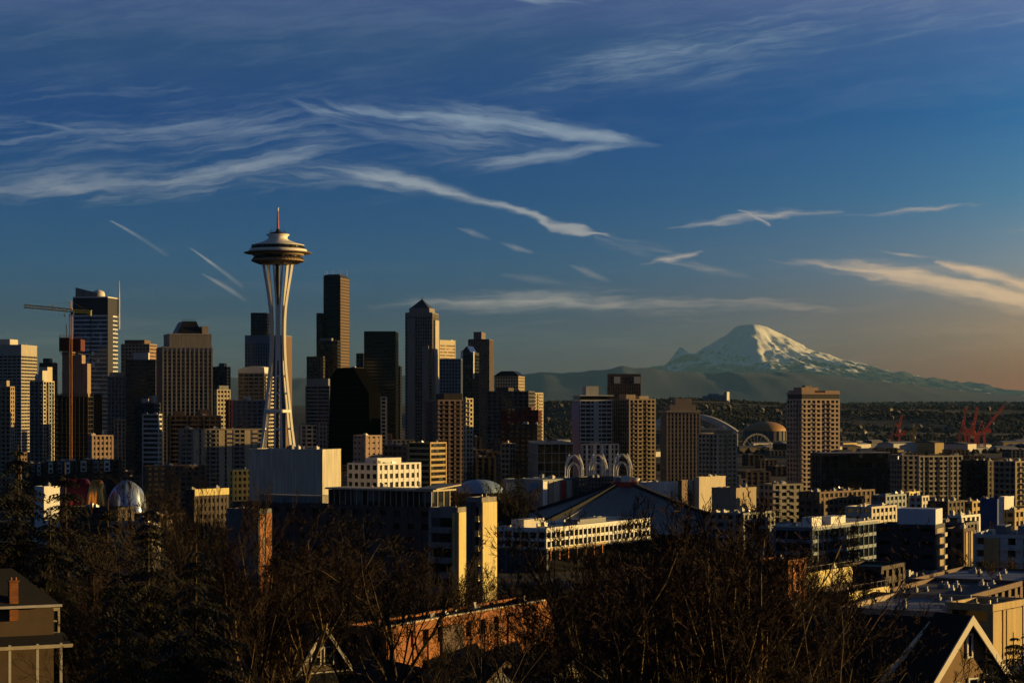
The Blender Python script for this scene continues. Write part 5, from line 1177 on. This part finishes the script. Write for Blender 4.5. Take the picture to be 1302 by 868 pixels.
# ---------------------------------------------------------------- trees
BARK = mat('bark', (.060, .040, .021), .9, .3, .8, fine=.25); TWIG = mat('twig', (.030, .019, .010), .9, .25, .4, fine=.2); BARK_SUN = mat('sunlit_bark', (.17, .112, .046), .9, .3, .8, fine=.25); TWIGR = mat('russet_twig', (.045, .022, .010), .9, .3, .4)  # lighter bark colour carries the golden sun on the stems
NEED = [mat('needle_dark', (.016, .024, .011), .8, .3, .5, fine=.3), mat('needle_olive', (.034, .036, .012), .8, .3, .5, fine=.3)]
def bare_tree(seed, H, spread=.55, stems=1, up=.12, depth=5, rad=None, twig=.012, kids=(4, 5, 5, 5, 4), first=.25, angs=(.45, .9)):
    rr = random.Random(seed); tr, cr = MB(), MB(); rad = rad or H*.016
    def grow(p, d, L, r, lev):
        n = 6 if lev == 0 else (5 if lev < 3 else 3); pts = [p.copy()]; rads = [r]; q = p.copy(); dd = d.copy(); end = max(twig, r*(.42 if lev < 2 else .35))
        for i in range(n):
            dd = (dd+Vector((rr.uniform(-1, 1), rr.uniform(-1, 1), rr.uniform(-.6, .9)))*(.13+.05*lev)+Vector((0, 0, up))).normalized()
            q = q+dd*(L/n); pts.append(q.copy()); rads.append(r+(end-r)*(i+1)/n)
        (tr if lev < 2 else cr).tube(pts, rads, 7 if lev == 0 else (5 if lev < 2 else 3), cap=lev < 2)
        if lev >= depth: return
        k = kids[lev]+rr.randint(-1, 1)
        for j in range(k):
            t = (first if lev == 0 else .22)+(.98-(first if lev == 0 else .22))*(j+rr.random())/k
            f = t*n; i = min(int(f), n-1); pp = pts[i].lerp(pts[i+1], f-i); base = (pts[i+1]-pts[i]).normalized()
            s1 = base.orthogonal().normalized(); s1.rotate(Matrix.Rotation(rr.uniform(0, 6.283), 3, base)); a = rr.uniform(*angs)
            nd = (base*math.cos(a)+s1*math.sin(a)).normalized(); rl = rads[i]+(rads[i+1]-rads[i])*(f-i)
            grow(pp, nd, L*rr.uniform(.42, .72)*(1.0-.35*t if lev else 1.0), max(twig, rl*rr.uniform(.45, .7)), lev+1)
    for s in range(stems):
        a = 6.283*s/stems+rr.uniform(-.5, .5); lean = spread*(0 if stems == 1 else rr.uniform(.6, 1.1))
        d = Vector((math.cos(a)*lean, math.sin(a)*lean, 1)).normalized()
        grow(Vector((0, 0, -1.2)), d, H*rr.uniform(.72, .9)*(1 if stems > 1 else .95), rad*(1 if stems == 1 else .75), 0)
    return tr, cr
def conifer(seed, H, wid, droop=.5, dens=1.0):
    rr = random.Random(seed); tr = MB(); tr.tube([(0, 0, -1), (.1, 0, H*.5), (0, .1, H)], [H*.018, H*.010, .03], 7)
    cr = MB(); n = int(34*dens*(H/14)**.5)
    for i in range(n):
        t = (i+rr.random())/n; z = H*(.08+.90*t); L = wid*(1-t)**.8*rr.uniform(.7, 1.12)+.3; k = rr.randint(4, 6); a0 = rr.uniform(0, 6.283)
        for j in range(k):
            a = a0+6.283*j/k+rr.uniform(-.3, .3); d = Vector((math.cos(a), math.sin(a), 0)); side = Vector((-d.y, d.x, 0)); m = max(5, int(L/.2)); sag = droop*rr.uniform(.6, 1.3); lift = rr.uniform(0, .22)
            for q in range(m):
                s = (q+.5)/m; p = Vector((0, 0, z))+d*(L*s)+Vector((0, 0, L*(lift*s-sag*s*s*.75)))
                w = L*.24*(1-s*.75)+.14
                for sg in (-1, 1):
                    cr.m = 1 if rr.random() < .35 else 0
                    tip = p+side*(sg*w*rr.uniform(.6, 1.3))+d*(.28*w)+Vector((0, 0, -w*rr.uniform(.25, 1.1))); b1 = p+d*.06; b2 = p-d*.06
                    mid = (p+tip)/2+Vector((0, 0, .05*w)); o_ = Vector((rr.uniform(-.1, .1), rr.uniform(-.1, .1), rr.uniform(-.12, .02)))*w*2
                    cr.tri(b1, b2, tip); q_ = mid+o_; cr.tri(q_+d*.05, q_-d*.05, tip+o_*1.2+d*(.3*w)); cr.tri(q_+d*.04, q_-d*.04, tip+o_-d*(.25*w))
            cr.m = 0
    return tr, cr
class Proto: pass
def proto(tc, mt, mc, tn='trunk', cn='crown'):
    p = Proto(); p.t = tc[0].mesh(tn, mt, True); p.c = tc[1].mesh(cn, mc)
    zs = sorted(v[2] for v in tc[1].v); p.h = zs[int(len(zs)*.985)]; return p
def plant(pr, name, label, cat, x, y, rz=0.0, s=1.0, sink=.2, group=None, z=None):
    z = (g_fn(x, y) if z is None else z)-sink; r = thing(name, label, cat, (x, y, z), rz, group); a, b = inst('trunk', pr.t, r), inst('crown', pr.c, r)
    r.scale = (s, s, s); return r
def P_at(px, Y): return ((px-651)/F*Y, Y)
def tree_h(py_top, x, Y): return EYE+(HOR-py_top)/F*Y-g_fn(x, Y)
V1 = proto(bare_tree(11, 14, .62, 9, .10, 5, .30, kids=(5, 5, 5, 4, 4), first=.3), BARK_SUN, TWIGR)      # vase form with many stems
V2 = proto(bare_tree(12, 14, .50, 5, .12, 5, .25, kids=(4, 5, 4, 4, 3), first=.3), BARK_SUN, TWIG)
O1 = proto(bare_tree(13, 14, .5, 1, .06, 6, .26, kids=(6, 5, 4, 4, 4, 3), first=.28), BARK, TWIG)
O2 = proto(bare_tree(14, 14, .5, 1, .10, 6, .24, kids=(7, 5, 4, 4, 3, 3), first=.22), BARK, TWIG)
U1 = proto(bare_tree(15, 14, .22, 3, .22, 5, .16, kids=(6, 5, 4, 4, 3), first=.2, angs=(.3, .6)), BARK, TWIG)   # upright
SM = [proto(bare_tree(20+i, 11, .5, 1+i, .10, 5, .17, twig=.03, kids=(5, 5, 4, 4, 3), first=.18), BARK, TWIGR if i % 2 else TWIG) for i in range(3)]
C1, C2, C3 = proto(conifer(31, 16, 5.2, .55, 1.3), BARK, NEED), proto(conifer(32, 14, 3.6, .4, 1.1), BARK, NEED), proto(conifer(33, 18, 5.0, .8, 1.5), BARK, NEED)
def put(pr, h0, name, label, px, ytop, Y, rz, group=None, cat='tree'):
    x, y = P_at(px, Y); h = tree_h(ytop, x, Y); return plant(pr, name, label, cat, x, y, rz, h/pr.h, group=group)
BT = 'bare_tree'
put(V1, 13.2, BT, 'biggest bare tree, many sunlit stems fanning up from below the frame right of centre', 880, 640, 92, .4)
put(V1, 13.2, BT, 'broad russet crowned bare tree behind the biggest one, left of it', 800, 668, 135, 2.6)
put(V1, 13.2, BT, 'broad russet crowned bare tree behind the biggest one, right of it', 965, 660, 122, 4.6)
put(O2, 14.0, BT, 'bare tree crossing the left half of the orange brick wall', 540, 765, 150, 3.3)
put(O1, 14.0, BT, 'bare tree crossing the right half of the orange brick wall', 655, 762, 165, .9)
put(U1, 14.0, BT, 'slim bare tree before the yellow sunlit slabs', 566, 705, 300, 1.9)
put(O1, 14.0, BT, 'fine twigged bare tree before the dark brick slab middle', 440, 655, 260, 2.4)
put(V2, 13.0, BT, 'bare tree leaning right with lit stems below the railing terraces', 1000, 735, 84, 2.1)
put(O1, 14.0, BT, 'tall bare tree with forked trunk before the orange window strip', 300, 640, 120, 4.1)
put(O2, 14.0, BT, 'bare tree with a leaning forked trunk left of the orange brick building', 474, 690, 132, 5.2)
put(U1, 14.0, BT, 'slim upright bare tree left of the grey brick block', 215, 600, 245, .3)
put(U1, 14.0, BT, 'slim upright bare tree just right of its taller twin at left', 262, 618, 255, 2.2)
put(O2, 14.0, BT, 'bare tree spreading behind the dark conifers at far left', 30, 655, 182, .8)
put(O1, 14.0, BT, 'broad bare tree in front of the white two-storey office', 762, 655, 132, 2.9)
put(O2, 14.0, BT, 'bare tree with curved branches across the orange brick wall', 590, 740, 110, 4.4)
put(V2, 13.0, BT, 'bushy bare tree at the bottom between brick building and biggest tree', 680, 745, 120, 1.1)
put(O1, 14.0, BT, 'bare tree in front of the dark brick slab', 505, 655, 170, 5.0)
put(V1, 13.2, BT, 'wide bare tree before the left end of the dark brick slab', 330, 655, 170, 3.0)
put(O2, 14.0, BT, 'bare tree covering the right side of the arena roof', 945, 660, 260, 1.4)
put(U1, 14.0, BT, 'upright bare tree beside the narrow ochre brick block', 1040, 700, 210, 4.0)
put(V2, 13.0, BT, 'low bare tree at the bottom left of centre', 252, 760, 100, 5.5)
FR2 = random.Random(77)
GR = 'bare trees packed on the slope below the viewpoint'
n_ = 0
for i in range(400):
    Y = FR2.uniform(170, 420); px = FR2.uniform(95, 1090); x, y = P_at(px, Y)
    top = FR2.uniform(690, 760) if px < 700 else FR2.uniform(700, 770)
    if px > 960: top += 35
    if 545 < px < 635 and Y < 430: top = max(top, 742)
    if 625 < px < 700: top = max(top, 740)
    h = tree_h(top, x, Y)
    if not 6 < h < 17: continue
    if 478 < px < 590 and Y < 235: continue
    if px > 400 and 190 < Y < 245: continue
    if 350 < px < 470 and Y < 225: continue
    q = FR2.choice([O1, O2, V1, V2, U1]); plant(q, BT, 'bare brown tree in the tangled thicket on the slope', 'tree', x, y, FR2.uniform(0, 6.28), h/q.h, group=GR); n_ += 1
    if n_ >= 62: break
GR = 'bare trees in the low city'
n_ = 0
for i in range(800):
    Y = FR2.uniform(430, 1250); px = FR2.uniform(100, 1310); x, y = P_at(px, Y)
    if any((x-q[0])**2+(Y-q[1])**2 < 12**2 for q in TAKEN): continue
    if 600 < px < 960 and 860 < Y < 1010: continue
    if 555 < px < 830 and 420 < Y < 800: continue
    if 300 < px < 600 and 400 < Y < 560: continue
    h = FR2.uniform(9, 15)
    q = FR2.choice(SM); plant(q, BT, 'russet bare street tree among the low buildings', 'tree', x, y, FR2.uniform(0, 6.28), h/q.h, group=GR); n_ += 1
    if n_ >= 150: break
CT = 'conifer'
put(C1, 16, CT, 'dark conifer rising tallest at the left edge', 22, 588, 190, 0)
put(C2, 14, CT, 'pointed dark conifer before the white walled hall', 84, 606, 195, 1)
put(C3, 18, CT, 'huge drooping dark cedar filling the lower left', 190, 668, 98, 2)
put(C3, 18, CT, 'drooping cedar with olive tips at the bottom left', 150, 745, 84, 4)
put(C1, 16, CT, 'dark cedar between the big cedar and the bare trees', 250, 715, 90, 3)
put(C1, 16, CT, 'dark conifer behind the chimney house', 62, 668, 180, 5)
put(C2, 14, CT, 'dark conifer half hidden behind the huge cedar', 135, 650, 190, 5)
put(C1, 16, CT, 'bushy conifer in the lower right corner', 1290, 818, 105, 1)
put(C1, 16, CT, 'dark conifer at the right edge beside the tan sunlit block', 1312, 800, 140, 3)
put(C1, 16, CT, 'bushy conifer just right of the shingled gable', 1255, 836, 100, 2)
for i, (px, top, Y, lab) in enumerate(((660, 601, 1010, 'dark pointed conifer before the striped wall'), (618, 590, 1290, 'dark conifer clump tree behind the pale dome'), (598, 588, 1300, 'dark conifer left of its twin behind the pale dome'), (652, 596, 1240, 'small dark conifer behind the striped wall'), (1060, 672, 560, 'dark conifer against the blue glass office'), (1085, 668, 575, 'second dark conifer against the blue glass office'))):
    put(C2, 14, CT, lab, px, top, Y, i)
for i, (px, top, Y) in enumerate(((574, 612, 1030), (586, 616, 1010), (637, 615, 1020), (646, 612, 1040), (655, 618, 1000), (560, 616, 1020), (668, 620, 1000), (632, 622, 960), (644, 626, 930), (662, 630, 900))):
    put(SM[i % 3], 11, BT, 'russet bare tree standing round the pale dome', px, top, Y, i*1.3, 'bare trees round the pale dome')
# ground cover on the near slope
def cover():
    rr = random.Random(3); m = MB()
    for i in range(15000):
        Y = 30+430*rr.random()**1.3; px = rr.uniform(-80, 1380); x = (px-651)/F*Y; z = g_fn(x, Y)
        a = rr.uniform(0, 6.283); h = rr.uniform(.5, 2.2); w = rr.uniform(.3, .9); c, s = math.cos(a)*w, math.sin(a)*w
        m.tri((x-c, Y-s, z-.1), (x+c, Y+s, z-.1), (x+rr.uniform(-.6, .6), Y+rr.uniform(-.6, .6), z+h))
    tag(m.build('undergrowth', mat('brush', (.04, .032, .015), .95, .4, .2, fine=.4)), kind='stuff')
cover()
# woods on the far hills
def woods():
    rr = random.Random(9); m = MB()
    def blob(x, y, z, r, h):
        n = len(m.v)
        for k in range(5):
            a = 1.2566*k+rr.random(); q = r*rr.uniform(.7, 1.2); m.v.append((x+q*math.cos(a), y+q*math.sin(a), z+h*rr.uniform(.2, .5)))
        m.v.append((x+rr.uniform(-.3, .3)*r, y, z+h)); m.v.append((x, y, z-1))
        for k in range(5): m.face(n+k, n+(k+1) % 5, n+5); m.face(n+(k+1) % 5, n+k, n+6)
    for i in range(15000):
        y = rr.uniform(5050, 7900); px = rr.uniform(600, 1340); x = (px-651)/F*y
        nn = noise.fractal(Vector((x*.0022, y*.0022, 0)), 1.0, 2.0, 4)
        if nn < -.3 and rr.random() < .9: continue
        blob(x, y, hill_fn(x, y)-1, rr.uniform(3, 8), rr.uniform(3.5, 7.5)*(1+max(0, nn))*(1.5 if rr.random() < .1 else 1))
    for i in range(1200):
        y = rr.uniform(2600, 5200); px = rr.uniform(640, 1340); x = (px-651)/F*y
        blob(x, y, g_fn(x, y)-1, rr.uniform(3, 6), rr.uniform(4, 9))
    for i in range(2500):
        y = rr.uniform(14500, 16500); px = rr.uniform(700, 1340); x = (px-651)/F*y
        blob(x, y, hill2_fn(x, y)-2, rr.uniform(12, 40), rr.uniform(15, 32))
    tag(m.build('woods', mat('woods_mat', (.030, .027, .022), .95, .4, .01, fine=.35)), kind='stuff')
woods()
for l in LOG: print('CHECK', l)
